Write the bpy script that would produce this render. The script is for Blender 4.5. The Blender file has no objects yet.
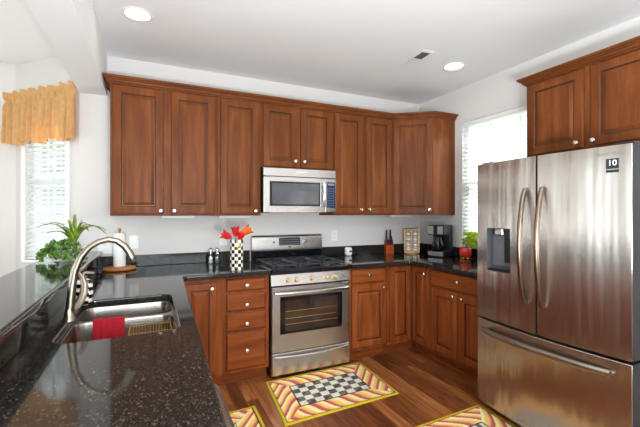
import bpy, math, random
from mathutils import Vector, Matrix
PI = math.pi
R = math.radians
SC = bpy.context.scene
COL = SC.collection
random.seed(7)

# ------------------------------------------------------------------ camera, world, lights, exposure
cam_data = bpy.data.cameras.new('camera')
cam = bpy.data.objects.new('camera', cam_data)
COL.objects.link(cam)
cam.location = (0, 0, 1.40)
cam.rotation_euler = (R(90), 0, R(-24.9))
cam_data.sensor_width = 36
cam_data.lens = 366 / 640 * 36
cam_data.shift_y = -0.5 / 640
cam_data.clip_start = 0.02
SC.camera = cam

SC.view_settings.view_transform = 'Standard'
SC.view_settings.look = 'None'
SC.view_settings.gamma = 1
SC.view_settings.use_curve_mapping = False
SC.view_settings.exposure = 0.1

w = bpy.data.worlds.new('world')
SC.world = w
w.use_nodes = True
bg = w.node_tree.nodes['Background']
bg.inputs['Color'].default_value = (0.86, 0.93, 1.0, 1)
bg.inputs['Strength'].default_value = 3.6


def area(name, loc, target, sx, sy, power, color=(1, 1, 1)):
    d = bpy.data.lights.new(name, 'AREA')
    d.shape = 'RECTANGLE'
    d.size = sx
    d.size_y = sy
    d.energy = power
    d.color = color
    o = bpy.data.objects.new(name, d)
    COL.objects.link(o)
    o.location = loc
    v = Vector(target) - Vector(loc)
    o.rotation_euler = v.to_track_quat('-Z', 'Y').to_euler()
    return o


XL, XR, YB, YF, ZC = -3.6, 3.07, 3.65, -3.0, 2.762      # room limits
# daylight at the windows of the open dining side and behind the camera
area('daylight_left', (XL - 0.10, 0.9, 1.25), (0, 0.9, 2.1), 2.9, 2.1, 42, (0.86, 0.94, 1.0))
area('daylight_rear', (0.3, YF - 0.10, 1.45), (0.3, 0, 2.3), 2.9, 1.5, 135, (0.96, 0.985, 1.0))
area('daylight_bay', (-1.78, 4.23 + 0.14, 1.6), (-1.78, 0, 2.2), 0.95, 1.5, 24, (0.88, 0.95, 1.0))
area('daylight_right', (XR + 1.3, 2.2, 3.3), (XR, 2.5, 1.7), 1.6, 1.2, 400, (1, 0.97, 0.92))
# added fill light behind the camera, aimed up to brighten the ceiling
area('added_ceiling_fill', (0.25, -0.5, 1.0), (0.4, -0.2, 3.0), 0.5, 0.5, 165, (0.86, 0.94, 1.0))
sd_ = bpy.data.lights.new('sun', 'SUN')          # low sun through the bay window on to the dining floor
sd_.energy = 16
sd_.angle = R(1.5)
sd_.color = (1, 0.93, 0.82)
sun = bpy.data.objects.new('sun', sd_)
COL.objects.link(sun)
sun.rotation_euler = Vector((0.05, -0.75, -0.60)).to_track_quat('-Z', 'Y').to_euler()


# ------------------------------------------------------------------ materials
def new_mat(name):
    m = bpy.data.materials.new(name)
    m.use_nodes = True
    return m, m.node_tree, m.node_tree.nodes['Principled BSDF']


def lin(c):
    return tuple(((v / 255) / 12.92 if v / 255 <= 0.04045 else ((v / 255 + 0.055) / 1.055) ** 2.4) for v in c) + (1,)


def mat(name, rgb, rough=0.5, metal=0.0, coat=0.0, trans=0.0, bump=0.0, bscale=200, emis=0.0, var=0.0):
    m, nt, p = new_mat(name)
    p.inputs['Base Color'].default_value = lin(rgb)
    p.inputs['Roughness'].default_value = rough
    p.inputs['Metallic'].default_value = metal
    p.inputs['Coat Weight'].default_value = coat
    p.inputs['Transmission Weight'].default_value = trans
    if emis:
        p.inputs['Emission Color'].default_value = lin(rgb)
        p.inputs['Emission Strength'].default_value = emis
    if bump or var:
        tc = nt.nodes.new('ShaderNodeTexCoord')
        n = nt.nodes.new('ShaderNodeTexNoise')
        n.inputs['Scale'].default_value = bscale
        nt.links.new(tc.outputs['Object'], n.inputs['Vector'])
        if bump:
            b = nt.nodes.new('ShaderNodeBump')
            b.inputs['Strength'].default_value = bump
            b.inputs['Distance'].default_value = 0.002
            nt.links.new(n.outputs['Fac'], b.inputs['Height'])
            nt.links.new(b.outputs['Normal'], p.inputs['Normal'])
        if var:
            r = nt.nodes.new('ShaderNodeValToRGB')
            c = lin(rgb)
            r.color_ramp.elements[0].position = 0.3
            r.color_ramp.elements[1].position = 0.7
            r.color_ramp.elements[0].color = tuple(x * (1 - var) for x in c[:3]) + (1,)
            r.color_ramp.elements[1].color = tuple(min(1, x * (1 + var)) for x in c[:3]) + (1,)
            nt.links.new(n.outputs['Fac'], r.inputs['Fac'])
            nt.links.new(r.outputs['Color'], p.inputs['Base Color'])
    return m


def ramp(nt, stops):
    r = nt.nodes.new('ShaderNodeValToRGB')
    e = r.color_ramp.elements
    while len(e) < len(stops):
        e.new(0.5)
    for el, (p, c) in zip(e, stops):
        el.position = p
        el.color = lin(c)
    return r


def wood(name, cols, scale, rough=0.42, coat=0.0, spec=0.14):
    m, nt, p = new_mat(name)
    tc = nt.nodes.new('ShaderNodeTexCoord')
    oi = nt.nodes.new('ShaderNodeObjectInfo')
    ad = nt.nodes.new('ShaderNodeVectorMath')
    sc = nt.nodes.new('ShaderNodeVectorMath')
    sc.operation = 'SCALE'
    comb = nt.nodes.new('ShaderNodeCombineXYZ')
    for k in range(3):
        nt.links.new(oi.outputs['Random'], comb.inputs[k])
    nt.links.new(comb.outputs[0], sc.inputs[0])
    sc.inputs['Scale'].default_value = 7.0
    nt.links.new(tc.outputs['Object'], ad.inputs[0])
    nt.links.new(sc.outputs[0], ad.inputs[1])
    mp = nt.nodes.new('ShaderNodeMapping')
    mp.inputs['Scale'].default_value = scale
    nt.links.new(ad.outputs[0], mp.inputs['Vector'])
    n = nt.nodes.new('ShaderNodeTexNoise')
    n.inputs['Scale'].default_value = 1.6
    n.inputs['Detail'].default_value = 7
    n.inputs['Roughness'].default_value = 0.62
    n.inputs['Distortion'].default_value = 0.5
    nt.links.new(mp.outputs['Vector'], n.inputs['Vector'])
    r = ramp(nt, [(0.25, cols[0]), (0.5, cols[1]), (0.75, cols[2])])
    nt.links.new(n.outputs['Fac'], r.inputs['Fac'])
    nt.links.new(r.outputs['Color'], p.inputs['Base Color'])
    p.inputs['Roughness'].default_value = rough
    p.inputs['Coat Weight'].default_value = coat
    p.inputs['Coat Roughness'].default_value = 0.22
    p.inputs['Specular IOR Level'].default_value = spec
    b = nt.nodes.new('ShaderNodeBump')
    b.inputs['Strength'].default_value = 0.06
    b.inputs['Distance'].default_value = 0.002
    nt.links.new(n.outputs['Fac'], b.inputs['Height'])
    nt.links.new(b.outputs['Normal'], p.inputs['Normal'])
    return m


def granite(name):
    m, nt, p = new_mat(name)
    tc = nt.nodes.new('ShaderNodeTexCoord')
    v = nt.nodes.new('ShaderNodeTexVoronoi')
    v.inputs['Scale'].default_value = 200
    nz = nt.nodes.new('ShaderNodeTexNoise')
    nz.inputs['Scale'].default_value = 80
    nz.inputs['Detail'].default_value = 5
    nz.inputs['Roughness'].default_value = 0.7
    nz.inputs['Distortion'].default_value = 0.8
    mp = nt.nodes.new('ShaderNodeMapping')
    mp.inputs['Scale'].default_value = (1.25, 0.7, 1)
    mp.inputs['Rotation'].default_value = (0, 0, R(25))
    nt.links.new(tc.outputs['Object'], mp.inputs['Vector'])
    nt.links.new(mp.outputs['Vector'], v.inputs['Vector'])
    nt.links.new(mp.outputs['Vector'], nz.inputs['Vector'])
    sep = nt.nodes.new('ShaderNodeSeparateColor')
    nt.links.new(v.outputs['Color'], sep.inputs['Color'])
    r1 = ramp(nt, [(0.0, (16, 16, 16)), (0.55, (36, 34, 33)), (0.75, (52, 48, 45)), (0.93, (80, 72, 64)), (1.0, (116, 105, 93))])
    r2 = ramp(nt, [(0.36, (12, 12, 12)), (0.56, (42, 40, 38)), (0.74, (100, 90, 78))])
    nt.links.new(sep.outputs[0], r1.inputs['Fac'])
    nt.links.new(nz.outputs['Fac'], r2.inputs['Fac'])
    mx = nt.nodes.new('ShaderNodeMix')
    mx.data_type = 'RGBA'
    mx.inputs['Factor'].default_value = 0.55
    nt.links.new(r1.outputs['Color'], mx.inputs[6])
    nt.links.new(r2.outputs['Color'], mx.inputs[7])
    nt.links.new(mx.outputs[2], p.inputs['Base Color'])
    p.inputs['Roughness'].default_value = 0.07
    p.inputs['Specular IOR Level'].default_value = 0.32
    return m


def steel(name, rgb=(196, 193, 190), rough=0.27, scale=(1.2, 1.2, 160), strength=0.10, aniso=0.0, wave=0.0):
    m, nt, p = new_mat(name)
    p.inputs['Base Color'].default_value = lin(rgb)
    p.inputs['Metallic'].default_value = 1
    p.inputs['Roughness'].default_value = rough
    if aniso:
        p.inputs['Anisotropic'].default_value = aniso
        tg = nt.nodes.new('ShaderNodeTangent')
        tg.direction_type = 'RADIAL'
        tg.axis = 'Z'
        nt.links.new(tg.outputs[0], p.inputs['Tangent'])
    tc = nt.nodes.new('ShaderNodeTexCoord')
    mp = nt.nodes.new('ShaderNodeMapping')
    mp.inputs['Scale'].default_value = scale
    n = nt.nodes.new('ShaderNodeTexNoise')
    n.inputs['Scale'].default_value = 3
    n.inputs['Detail'].default_value = 3
    nt.links.new(tc.outputs['Object'], mp.inputs['Vector'])
    nt.links.new(mp.outputs['Vector'], n.inputs['Vector'])
    b = nt.nodes.new('ShaderNodeBump')
    b.inputs['Strength'].default_value = strength
    b.inputs['Distance'].default_value = 0.002
    nt.links.new(n.outputs['Fac'], b.inputs['Height'])
    if wave:
        mp2 = nt.nodes.new('ShaderNodeMapping')
        mp2.inputs['Scale'].default_value = (9, 9, 0.55)
        n2 = nt.nodes.new('ShaderNodeTexNoise')
        n2.inputs['Scale'].default_value = 1.0
        n2.inputs['Detail'].default_value = 2
        nt.links.new(tc.outputs['Object'], mp2.inputs['Vector'])
        nt.links.new(mp2.outputs['Vector'], n2.inputs['Vector'])
        b2 = nt.nodes.new('ShaderNodeBump')
        b2.inputs['Strength'].default_value = wave
        b2.inputs['Distance'].default_value = 0.02
        nt.links.new(n2.outputs['Fac'], b2.inputs['Height'])
        nt.links.new(b2.outputs['Normal'], b.inputs['Normal'])
    nt.links.new(b.outputs['Normal'], p.inputs['Normal'])
    return m


def glassy(name, rgb=(235, 240, 240), fac=0.10):
    m = bpy.data.materials.new(name)
    m.use_nodes = True
    nt = m.node_tree
    nt.nodes.remove(nt.nodes['Principled BSDF'])
    out = nt.nodes['Material Output']
    t = nt.nodes.new('ShaderNodeBsdfTransparent')
    t.inputs['Color'].default_value = lin(rgb)
    g = nt.nodes.new('ShaderNodeBsdfGlossy')
    g.inputs['Roughness'].default_value = 0.03
    mx = nt.nodes.new('ShaderNodeMixShader')
    mx.inputs['Fac'].default_value = fac
    nt.links.new(t.outputs[0], mx.inputs[1])
    nt.links.new(g.outputs[0], mx.inputs[2])
    nt.links.new(mx.outputs[0], out.inputs['Surface'])
    return m


def translucent(name, rgb, fac=0.5, scale=60, var=0.1):
    m = bpy.data.materials.new(name)
    m.use_nodes = True
    nt = m.node_tree
    nt.nodes.remove(nt.nodes['Principled BSDF'])
    out = nt.nodes['Material Output']
    tc = nt.nodes.new('ShaderNodeTexCoord')
    n = nt.nodes.new('ShaderNodeTexNoise')
    n.inputs['Scale'].default_value = scale
    nt.links.new(tc.outputs['Object'], n.inputs['Vector'])
    r = ramp(nt, [(0.3, tuple(c * (1 - var) for c in rgb)), (0.7, rgb)])
    nt.links.new(n.outputs['Fac'], r.inputs['Fac'])
    d = nt.nodes.new('ShaderNodeBsdfDiffuse')
    t = nt.nodes.new('ShaderNodeBsdfTranslucent')
    nt.links.new(r.outputs['Color'], d.inputs['Color'])
    nt.links.new(r.outputs['Color'], t.inputs['Color'])
    mx = nt.nodes.new('ShaderNodeMixShader')
    mx.inputs['Fac'].default_value = fac
    nt.links.new(d.outputs[0], mx.inputs[1])
    nt.links.new(t.outputs[0], mx.inputs[2])
    nt.links.new(mx.outputs[0], out.inputs['Surface'])
    return m


def floor_mat():
    m, nt, p = new_mat('laminate_planks')
    tc = nt.nodes.new('ShaderNodeTexCoord')
    mp = nt.nodes.new('ShaderNodeMapping')
    mp.inputs['Rotation'].default_value = (0, 0, R(90))
    nt.links.new(tc.outputs['Object'], mp.inputs['Vector'])
    bk = nt.nodes.new('ShaderNodeTexBrick')
    bk.inputs['Scale'].default_value = 1
    bk.inputs['Brick Width'].default_value = 1.35
    bk.inputs['Row Height'].default_value = 0.092
    bk.inputs['Mortar Size'].default_value = 0.0012
    bk.inputs['Color1'].default_value = (0, 0, 0, 1)
    bk.inputs['Color2'].default_value = (1, 1, 1, 1)
    bk.inputs['Mortar'].default_value = (0.2, 0.2, 0.2, 1)
    bk.offset = 0.37
    nt.links.new(mp.outputs['Vector'], bk.inputs['Vector'])
    mp2 = nt.nodes.new('ShaderNodeMapping')
    mp2.inputs['Scale'].default_value = (16, 1.3, 1)
    off = nt.nodes.new('ShaderNodeVectorMath')
    sc = nt.nodes.new('ShaderNodeVectorMath')
    sc.operation = 'SCALE'
    sc.inputs['Scale'].default_value = 5.3
    nt.links.new(bk.outputs['Color'], sc.inputs[0])
    nt.links.new(tc.outputs['Object'], off.inputs[0])
    nt.links.new(sc.outputs[0], off.inputs[1])
    nt.links.new(off.outputs[0], mp2.inputs['Vector'])
    n = nt.nodes.new('ShaderNodeTexNoise')
    n.inputs['Scale'].default_value = 1.3
    n.inputs['Detail'].default_value = 8
    n.inputs['Roughness'].default_value = 0.66
    n.inputs['Distortion'].default_value = 1.3
    nt.links.new(mp2.outputs['Vector'], n.inputs['Vector'])
    mx = nt.nodes.new('ShaderNodeMix')
    mx.data_type = 'FLOAT'
    mx.inputs['Factor'].default_value = 0.27
    bw = nt.nodes.new('ShaderNodeRGBToBW')
    nt.links.new(bk.outputs['Color'], bw.inputs[0])
    nt.links.new(n.outputs['Fac'], mx.inputs[2])
    nt.links.new(bw.outputs[0], mx.inputs[3])
    r = ramp(nt, [(0.24, (48, 24, 13)), (0.42, (100, 54, 29)), (0.58, (148, 87, 48)), (0.76, (198, 136, 82))])
    nt.links.new(mx.outputs[0], r.inputs['Fac'])
    nt.links.new(r.outputs['Color'], p.inputs['Base Color'])
    p.inputs['Roughness'].default_value = 0.30
    p.inputs['Coat Weight'].default_value = 0.15
    b = nt.nodes.new('ShaderNodeBump')
    b.inputs['Strength'].default_value = 0.08
    b.inputs['Distance'].default_value = 0.002
    nt.links.new(n.outputs['Fac'], b.inputs['Height'])
    nt.links.new(b.outputs['Normal'], p.inputs['Normal'])
    return m


def attr_mat(name, rough=0.9):
    m, nt, p = new_mat(name)
    a = nt.nodes.new('ShaderNodeAttribute')
    a.attribute_name = 'dye'
    n = nt.nodes.new('ShaderNodeTexNoise')
    n.inputs['Scale'].default_value = 900
    tc = nt.nodes.new('ShaderNodeTexCoord')
    nt.links.new(tc.outputs['Object'], n.inputs['Vector'])
    b = nt.nodes.new('ShaderNodeBump')
    b.inputs['Strength'].default_value = 0.25
    b.inputs['Distance'].default_value = 0.002
    nt.links.new(n.outputs['Fac'], b.inputs['Height'])
    nt.links.new(b.outputs['Normal'], p.inputs['Normal'])
    nt.links.new(a.outputs['Color'], p.inputs['Base Color'])
    p.inputs['Roughness'].default_value = rough
    return m


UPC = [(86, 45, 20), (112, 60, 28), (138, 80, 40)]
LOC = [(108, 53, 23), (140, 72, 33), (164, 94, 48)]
M = dict(
    wall=mat('wall_paint', (222, 217, 214), 0.85, bump=0.05, bscale=300),
    ceil=mat('ceiling_paint', (241, 241, 241), 0.9, bump=0.05, bscale=250),
    white=mat('white_trim_paint', (240, 240, 238), 0.4),
    floor=floor_mat(),
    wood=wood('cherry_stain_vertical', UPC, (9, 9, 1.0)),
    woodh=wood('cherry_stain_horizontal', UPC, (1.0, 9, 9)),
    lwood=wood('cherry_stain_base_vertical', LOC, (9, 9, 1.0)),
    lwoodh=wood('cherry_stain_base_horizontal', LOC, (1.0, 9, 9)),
    glaze=mat('dark_glaze', (58, 29, 16), 0.4, coat=0.2, var=0.2, bscale=30),
    lglaze=mat('dark_red_glaze', (50, 20, 10), 0.4, coat=0.2, var=0.2, bscale=30),
    granite=granite('dark_speckled_granite'),
    steel=steel('brushed_steel'),
    steelv=steel('brushed_steel_fridge', (190, 179, 170), 0.26, (1.0, 1.0, 140), 0.04, 0.93, 1.0),
    sink=steel('sink_steel', (170, 164, 157), 0.24, (60, 60, 60), 0.05),
    nickel=mat('brushed_nickel', (158, 146, 130), 0.28, 1.0, var=0.06, bscale=90),
    bronze=mat('warm_grey_handle_steel', (126, 110, 96), 0.25, 1.0, var=0.05, bscale=90),
    knob=mat('satin_nickel_knob', (226, 220, 212), 0.25, 1.0, var=0.05, bscale=200),
    black=mat('black_enamel', (14, 15, 20), 0.12, var=0.2, bscale=40),
    iron=mat('cast_iron', (44, 46, 52), 0.34, bump=0.3, bscale=300),
    blackgl=mat('black_glass', (10, 10, 12), 0.05, var=0.2, bscale=30),
    greygl=mat('smoked_microwave_glass', (92, 94, 98), 0.08, 0.35, var=0.15, bscale=6),
    blackpl=mat('black_plastic', (22, 22, 25), 0.35, var=0.2, bscale=50),
    greypl=mat('grey_plastic', (98, 98, 104), 0.4, var=0.1, bscale=50),
    dgrey=mat('dark_grey_steel_side', (40, 40, 43), 0.45, 0.3, var=0.1, bscale=40),
    navy=mat('navy_display', (28, 40, 66), 0.2, var=0.2, bscale=60),
    legend=mat('pale_key_legend', (118, 130, 152), 0.5, var=0.1),
    brass=mat('worn_brass', (222, 192, 146), 0.25, 1.0, var=0.15, bscale=90),
    gold=mat('gold_glaze', (226, 180, 90), 0.2, 0.8, var=0.1, bscale=60),
    towel=mat('red_terry_cloth', (164, 10, 30), 0.95, bump=0.8, bscale=500, var=0.25),
    goldcloth=translucent('mustard_curtain_cloth', (246, 206, 148), 0.45, 25, 0.06),
    slat=translucent('white_blind_slat', (246, 247, 248), 0.42, 20, 0.03),
    pane=glassy('window_glass'),
    clear=glassy('shaker_glass', (232, 238, 240), 0.22),
    pot=mat('white_glazed_pot', (238, 238, 234), 0.25, var=0.04, bscale=30),
    leaf=translucent('ivy_leaf', (142, 182, 96), 0.3, 26, 0.6),
    spear=mat('striped_green_leaf', (118, 142, 44), 0.45, var=0.5, bscale=45),
    lime=translucent('lime_leaf', (206, 232, 70), 0.45, 40, 0.25),
    stem=mat('green_stem', (84, 116, 52), 0.6, var=0.2, bscale=60),
    soil=mat('potting_soil', (50, 36, 26), 0.95, bump=0.6, bscale=200, var=0.3),
    paper=mat('paper_towel', (246, 245, 243), 0.9, bump=0.3, bscale=240),
    pine=wood('pale_wood', [(206, 158, 98), (228, 184, 124), (242, 208, 152)], (4, 4, 14), 0.4, 0.1),
    olive=wood('turned_wood', [(150, 88, 40), (188, 122, 64), (214, 156, 96)], (6, 6, 6), 0.35, 0.2),
    orangew=wood('orange_wood', [(156, 66, 20), (190, 86, 30), (206, 104, 44)], (8, 8, 1), 0.35, 0.2),
    cream=mat('cream_glaze', (240, 234, 218), 0.2, var=0.05, bscale=40),
    inkblack=mat('black_glaze', (18, 17, 17), 0.2, var=0.2, bscale=40),
    redpet=mat('red_petal', (214, 30, 26), 0.45, var=0.25, bscale=50),
    orangepet=mat('orange_petal', (240, 110, 30), 0.45, var=0.25, bscale=50),
    redglaze=mat('red_glaze', (226, 58, 44), 0.18, var=0.12, bscale=30, coat=0.3),
    spice=mat('brown_spice', (120, 78, 44), 0.7, var=0.5, bscale=60),
    lid=mat('white_jar_lid', (240, 238, 230), 0.35, var=0.03),
    lamp=mat('lamp_lens', (255, 244, 226), 0.5, emis=9.0),
    siding=mat('house_siding', (236, 238, 240), 0.8, var=0.05, bscale=2),
    darkwin=mat('dark_window_glass', (140, 150, 158), 0.2, var=0.2, bscale=3),
    lawn=mat('lawn', (96, 116, 70), 0.9, var=0.3, bscale=3),
    rug=attr_mat('printed_rug'),
    sticker=mat('black_sticker', (24, 28, 28), 0.5, var=0.1),
    ink=mat('grey_lettering', (128, 126, 124), 0.4, 0.5),
    chrome=mat('polished_chrome', (230, 230, 230), 0.08, 1.0, var=0.03),
    wire=mat('gold_wire', (214, 168, 92), 0.3, 0.9, var=0.1, bscale=80),
)


# ------------------------------------------------------------------ mesh builder
class B:
    def __init__(s):
        s.v, s.f, s.m = [], [], []

    def add(s, vs, fs, mi=0):
        k = len(s.v)
        s.v += [tuple(q) for q in vs]
        for f in fs:
            s.f.append(tuple(k + i for i in f))
            s.m.append(mi)
        return s

    def box(s, x0, x1, y0, y1, z0, z1, mi=0, c=0.0):
        lo, hi = (x0, y0, z0), (x1, y1, z1)
        c = min(c, 0.45 * min(x1 - x0, y1 - y0, z1 - z0))
        if c <= 0:
            vs = [(hi[0] if i & 1 else lo[0], hi[1] if i & 2 else lo[1], hi[2] if i & 4 else lo[2]) for i in range(8)]
            return s.add(vs, [(0, 2, 3, 1), (4, 5, 7, 6), (0, 1, 5, 4), (2, 6, 7, 3), (0, 4, 6, 2), (1, 3, 7, 5)], mi)
        vs, ix = [], {}
        for i in range(8):
            b = (i & 1, i >> 1 & 1, i >> 2 & 1)
            for a in range(3):
                p = [hi[k] if b[k] else lo[k] for k in range(3)]
                for k in range(3):
                    if k != a:
                        p[k] += -c if b[k] else c
                ix[(b, a)] = len(vs)
                vs.append(p)
        fs = []
        for a in range(3):
            o = [k for k in range(3) if k != a]
            for sd in (0, 1):
                q = []
                for (i, j) in ((0, 0), (1, 0), (1, 1), (0, 1)):
                    b = [0, 0, 0]
                    b[a], b[o[0]], b[o[1]] = sd, i, j
                    q.append(ix[(tuple(b), a)])
                fs.append(q)
            for i in (0, 1):
                for j in (0, 1):
                    b0, b1 = [0, 0, 0], [0, 0, 0]
                    b0[o[0]] = b1[o[0]] = i
                    b0[o[1]] = b1[o[1]] = j
                    b1[a] = 1
                    b0, b1 = tuple(b0), tuple(b1)
                    fs.append([ix[(b0, o[0])], ix[(b1, o[0])], ix[(b1, o[1])], ix[(b0, o[1])]])
        for i in range(8):
            b = (i & 1, i >> 1 & 1, i >> 2 & 1)
            fs.append([ix[(b, 0)], ix[(b, 1)], ix[(b, 2)]])
        return s.add(vs, fs, mi)

    def rings(s, rings, mi=0, cap0=True, cap1=True, close=True, mis=None):
        k, n = len(s.v), len(rings[0])
        for r in rings:
            s.v += [tuple(q) for q in r]
        for i in range(len(rings) - 1):
            for j in range(n if close else n - 1):
                a, b = k + i * n + j, k + i * n + (j + 1) % n
                s.f.append((a, b, b + n, a + n))
                s.m.append(mis(i, j) if mis else mi)
        if cap0:
            s.f.append(tuple(k + j for j in range(n))[::-1])
            s.m.append(mi)
        if cap1:
            q = k + (len(rings) - 1) * n
            s.f.append(tuple(q + j for j in range(n)))
            s.m.append(mi)
        return s

    def lathe(s, prof, cx=0, cy=0, seg=24, mi=0, axis='z', base=(0, 0, 0), mis=None, cap=True):
        rs = []
        for (r, h) in prof:
            r = max(r, 1e-4)
            ring = []
            for j in range(seg):
                a = 2 * PI * j / seg
                p = (r * math.cos(a), r * math.sin(a), h)
                if axis == '-y':
                    p = (p[0], -p[2], p[1])
                elif axis == 'x':
                    p = (p[2], p[0], p[1])
                ring.append((p[0] + cx + base[0], p[1] + cy + base[1], p[2] + base[2]))
            rs.append(ring)
        return s.rings(rs, mi, cap, cap, mis=mis)

    def tube(s, path, rad, seg=10, mi=0, flat=(1, 1), up=None):
        P = [Vector(p) for p in path]
        if not hasattr(rad, '__len__'):
            rad = [rad] * len(P)
        rs = []
        n = None
        for i, p in enumerate(P):
            t = (P[min(i + 1, len(P) - 1)] - P[max(i - 1, 0)]).normalized()
            if n is None:
                u = Vector(up) if up else (Vector((0, 0, 1)) if abs(t.z) < 0.9 else Vector((1, 0, 0)))
                n = (u - t * u.dot(t)).normalized()
            else:
                n = (n - t * n.dot(t)).normalized()
            b = t.cross(n)
            rs.append([p + (n * math.cos(2 * PI * j / seg) * flat[0] + b * math.sin(2 * PI * j / seg) * flat[1]) * rad[i] for j in range(seg)])
        return s.rings(rs, mi)

    def prism(s, pts, z0, z1, mi=0):
        return s.rings([[(x, y, z0) for x, y in pts], [(x, y, z1) for x, y in pts]], mi)

    def sweep(s, path, prof, mi=0):
        """closed profile of (outward offset, z) carried along a 2D path with mitred corners; outward is to the right of travel"""
        rs = []
        n = len(path)
        for i in range(n):
            p = Vector(path[i])
            d0 = (p - Vector(path[i - 1])).normalized() if i else None
            d1 = (Vector(path[i + 1]) - p).normalized() if i < n - 1 else None
            d0 = d0 or d1
            d1 = d1 or d0
            n0, n1 = Vector((d0.y, -d0.x)), Vector((d1.y, -d1.x))
            mvec = (n0 + n1) / (1 + n0.dot(n1))
            rs.append([(p.x + mvec.x * o, p.y + mvec.y * o, z) for o, z in prof])
        return s.rings(rs, mi)

    def xf(s, mtx, k0=0):
        s.v = s.v[:k0] + [tuple(mtx @ Vector(q)) for q in s.v[k0:]]
        return s

    def build(s, name, mats, parent=None, ang=35, smooth=True, loc=None):
        me = bpy.data.meshes.new(name)
        me.from_pydata(s.v, [], s.f)
        mats = mats if isinstance(mats, (list, tuple)) else [mats]
        for m in mats:
            me.materials.append(M[m] if isinstance(m, str) else m)
        for p, mi in zip(me.polygons, s.m):
            p.material_index = mi
        import bmesh
        bm = bmesh.new()
        bm.from_mesh(me)
        bmesh.ops.recalc_face_normals(bm, faces=bm.faces)
        bm.to_mesh(me)
        bm.free()
        if smooth:
            for p in me.polygons:
                p.use_smooth = True
            me.set_sharp_from_angle(angle=R(ang))
        o = bpy.data.objects.new(name, me)
        COL.objects.link(o)
        if parent:
            o.parent = parent
        if loc:
            o.location = loc
        return o


def tag(o, label, cat, group=None):
    o['label'] = label
    o['category'] = cat
    if group:
        o['group'] = group
    return o


def thing(name, label, cat, loc=(0, 0, 0), rz=0.0, group=None):
    o = bpy.data.objects.new(name, None)
    o.empty_display_size = 0.05
    COL.objects.link(o)
    o.location = loc
    o.rotation_euler = (0, 0, rz)
    return tag(o, label, cat, group)


def struct(o):
    o['kind'] = 'structure'
    return o


def copy_tree(o, parent=None):
    c = o.copy()
    COL.objects.link(c)
    if parent:
        c.parent = parent
    for ch in list(o.children):
        copy_tree(ch, c)
    return c


def rrect(x0, x1, y0, y1, r, n=6):
    pts = []
    for cx, cy, a0 in ((x1 - r, y0 + r, -90), (x1 - r, y1 - r, 0), (x0 + r, y1 - r, 90), (x0 + r, y0 + r, 180)):
        for k in range(n + 1):
            a = R(a0 + 90 * k / n)
            pts.append((cx + r * math.cos(a), cy + r * math.sin(a)))
    return pts


def plate(name, loops, z0, z1, material, parent=None, bev=0.004, loc=None):
    """flat slab cut from closed 2D loops (first outer, others holes), eased edges"""
    cu = bpy.data.curves.new(name, 'CURVE')
    cu.dimensions = '2D'
    cu.fill_mode = 'BOTH'
    for lp in loops:
        sp = cu.splines.new('POLY')
        sp.points.add(len(lp) - 1)
        for pt, (x, y) in zip(sp.points, lp):
            pt.co = (x, y, 0, 1)
        sp.use_cyclic_u = True
    cu.extrude = (z1 - z0) / 2 - bev
    cu.bevel_depth = bev
    cu.bevel_resolution = 2
    cu.offset = -bev
    tmp = bpy.data.objects.new(name, cu)
    COL.objects.link(tmp)
    dg = bpy.context.evaluated_depsgraph_get()
    me = bpy.data.meshes.new_from_object(tmp.evaluated_get(dg))
    bpy.data.objects.remove(tmp)
    bpy.data.curves.remove(cu)
    for v in me.vertices:
        v.co.z += (z0 + z1) / 2
    me.name = name
    me.materials.clear()
    me.materials.append(M[material])
    for p in me.polygons:
        p.use_smooth = True
        p.material_index = 0
    me.set_sharp_from_angle(angle=R(40))
    o = bpy.data.objects.new(name, me)
    COL.objects.link(o)
    if parent:
        o.parent = parent
    if loc:
        o.location = loc
    return o


def text(name, body, size, material, parent, mtx, ext=0.0004):
    cu = bpy.data.curves.new(name, 'FONT')
    cu.body = body
    cu.size = size
    cu.align_x = 'CENTER'
    cu.align_y = 'CENTER'
    cu.extrude = ext
    tmp = bpy.data.objects.new(name, cu)
    COL.objects.link(tmp)
    dg = bpy.context.evaluated_depsgraph_get()
    me = bpy.data.meshes.new_from_object(tmp.evaluated_get(dg))
    bpy.data.objects.remove(tmp)
    me.transform(mtx)
    me.materials.clear()
    me.materials.append(M[material])
    o = bpy.data.objects.new(name, me)
    COL.objects.link(o)
    o.parent = parent
    return o


# ------------------------------------------------------------------ the room shell
WT = 0.14
CNR = (-1.12, 4.23)          # inner corner of the bay
BX = -0.54                   # where the back wall turns into the bay
b = B()
b.add([(XL - WT, YF - WT, 0), (XR + WT, YF - WT, 0), (XR + WT, 4.5, 0), (XL - WT, 4.5, 0),
       (XL - WT, YF - WT, -0.1), (XR + WT, YF - WT, -0.1), (XR + WT, 4.5, -0.1), (XL - WT, 4.5, -0.1)],
      [(0, 1, 2, 3), (4, 7, 6, 5), (0, 4, 5, 1), (1, 5, 6, 2), (2, 6, 7, 3), (3, 7, 4, 0)])
struct(b.build('floor', 'floor'))
struct(B().box(XL - WT, XR + WT, YF - WT, 4.5, ZC, ZC + 0.1).build('ceiling', 'ceil'))


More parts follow.
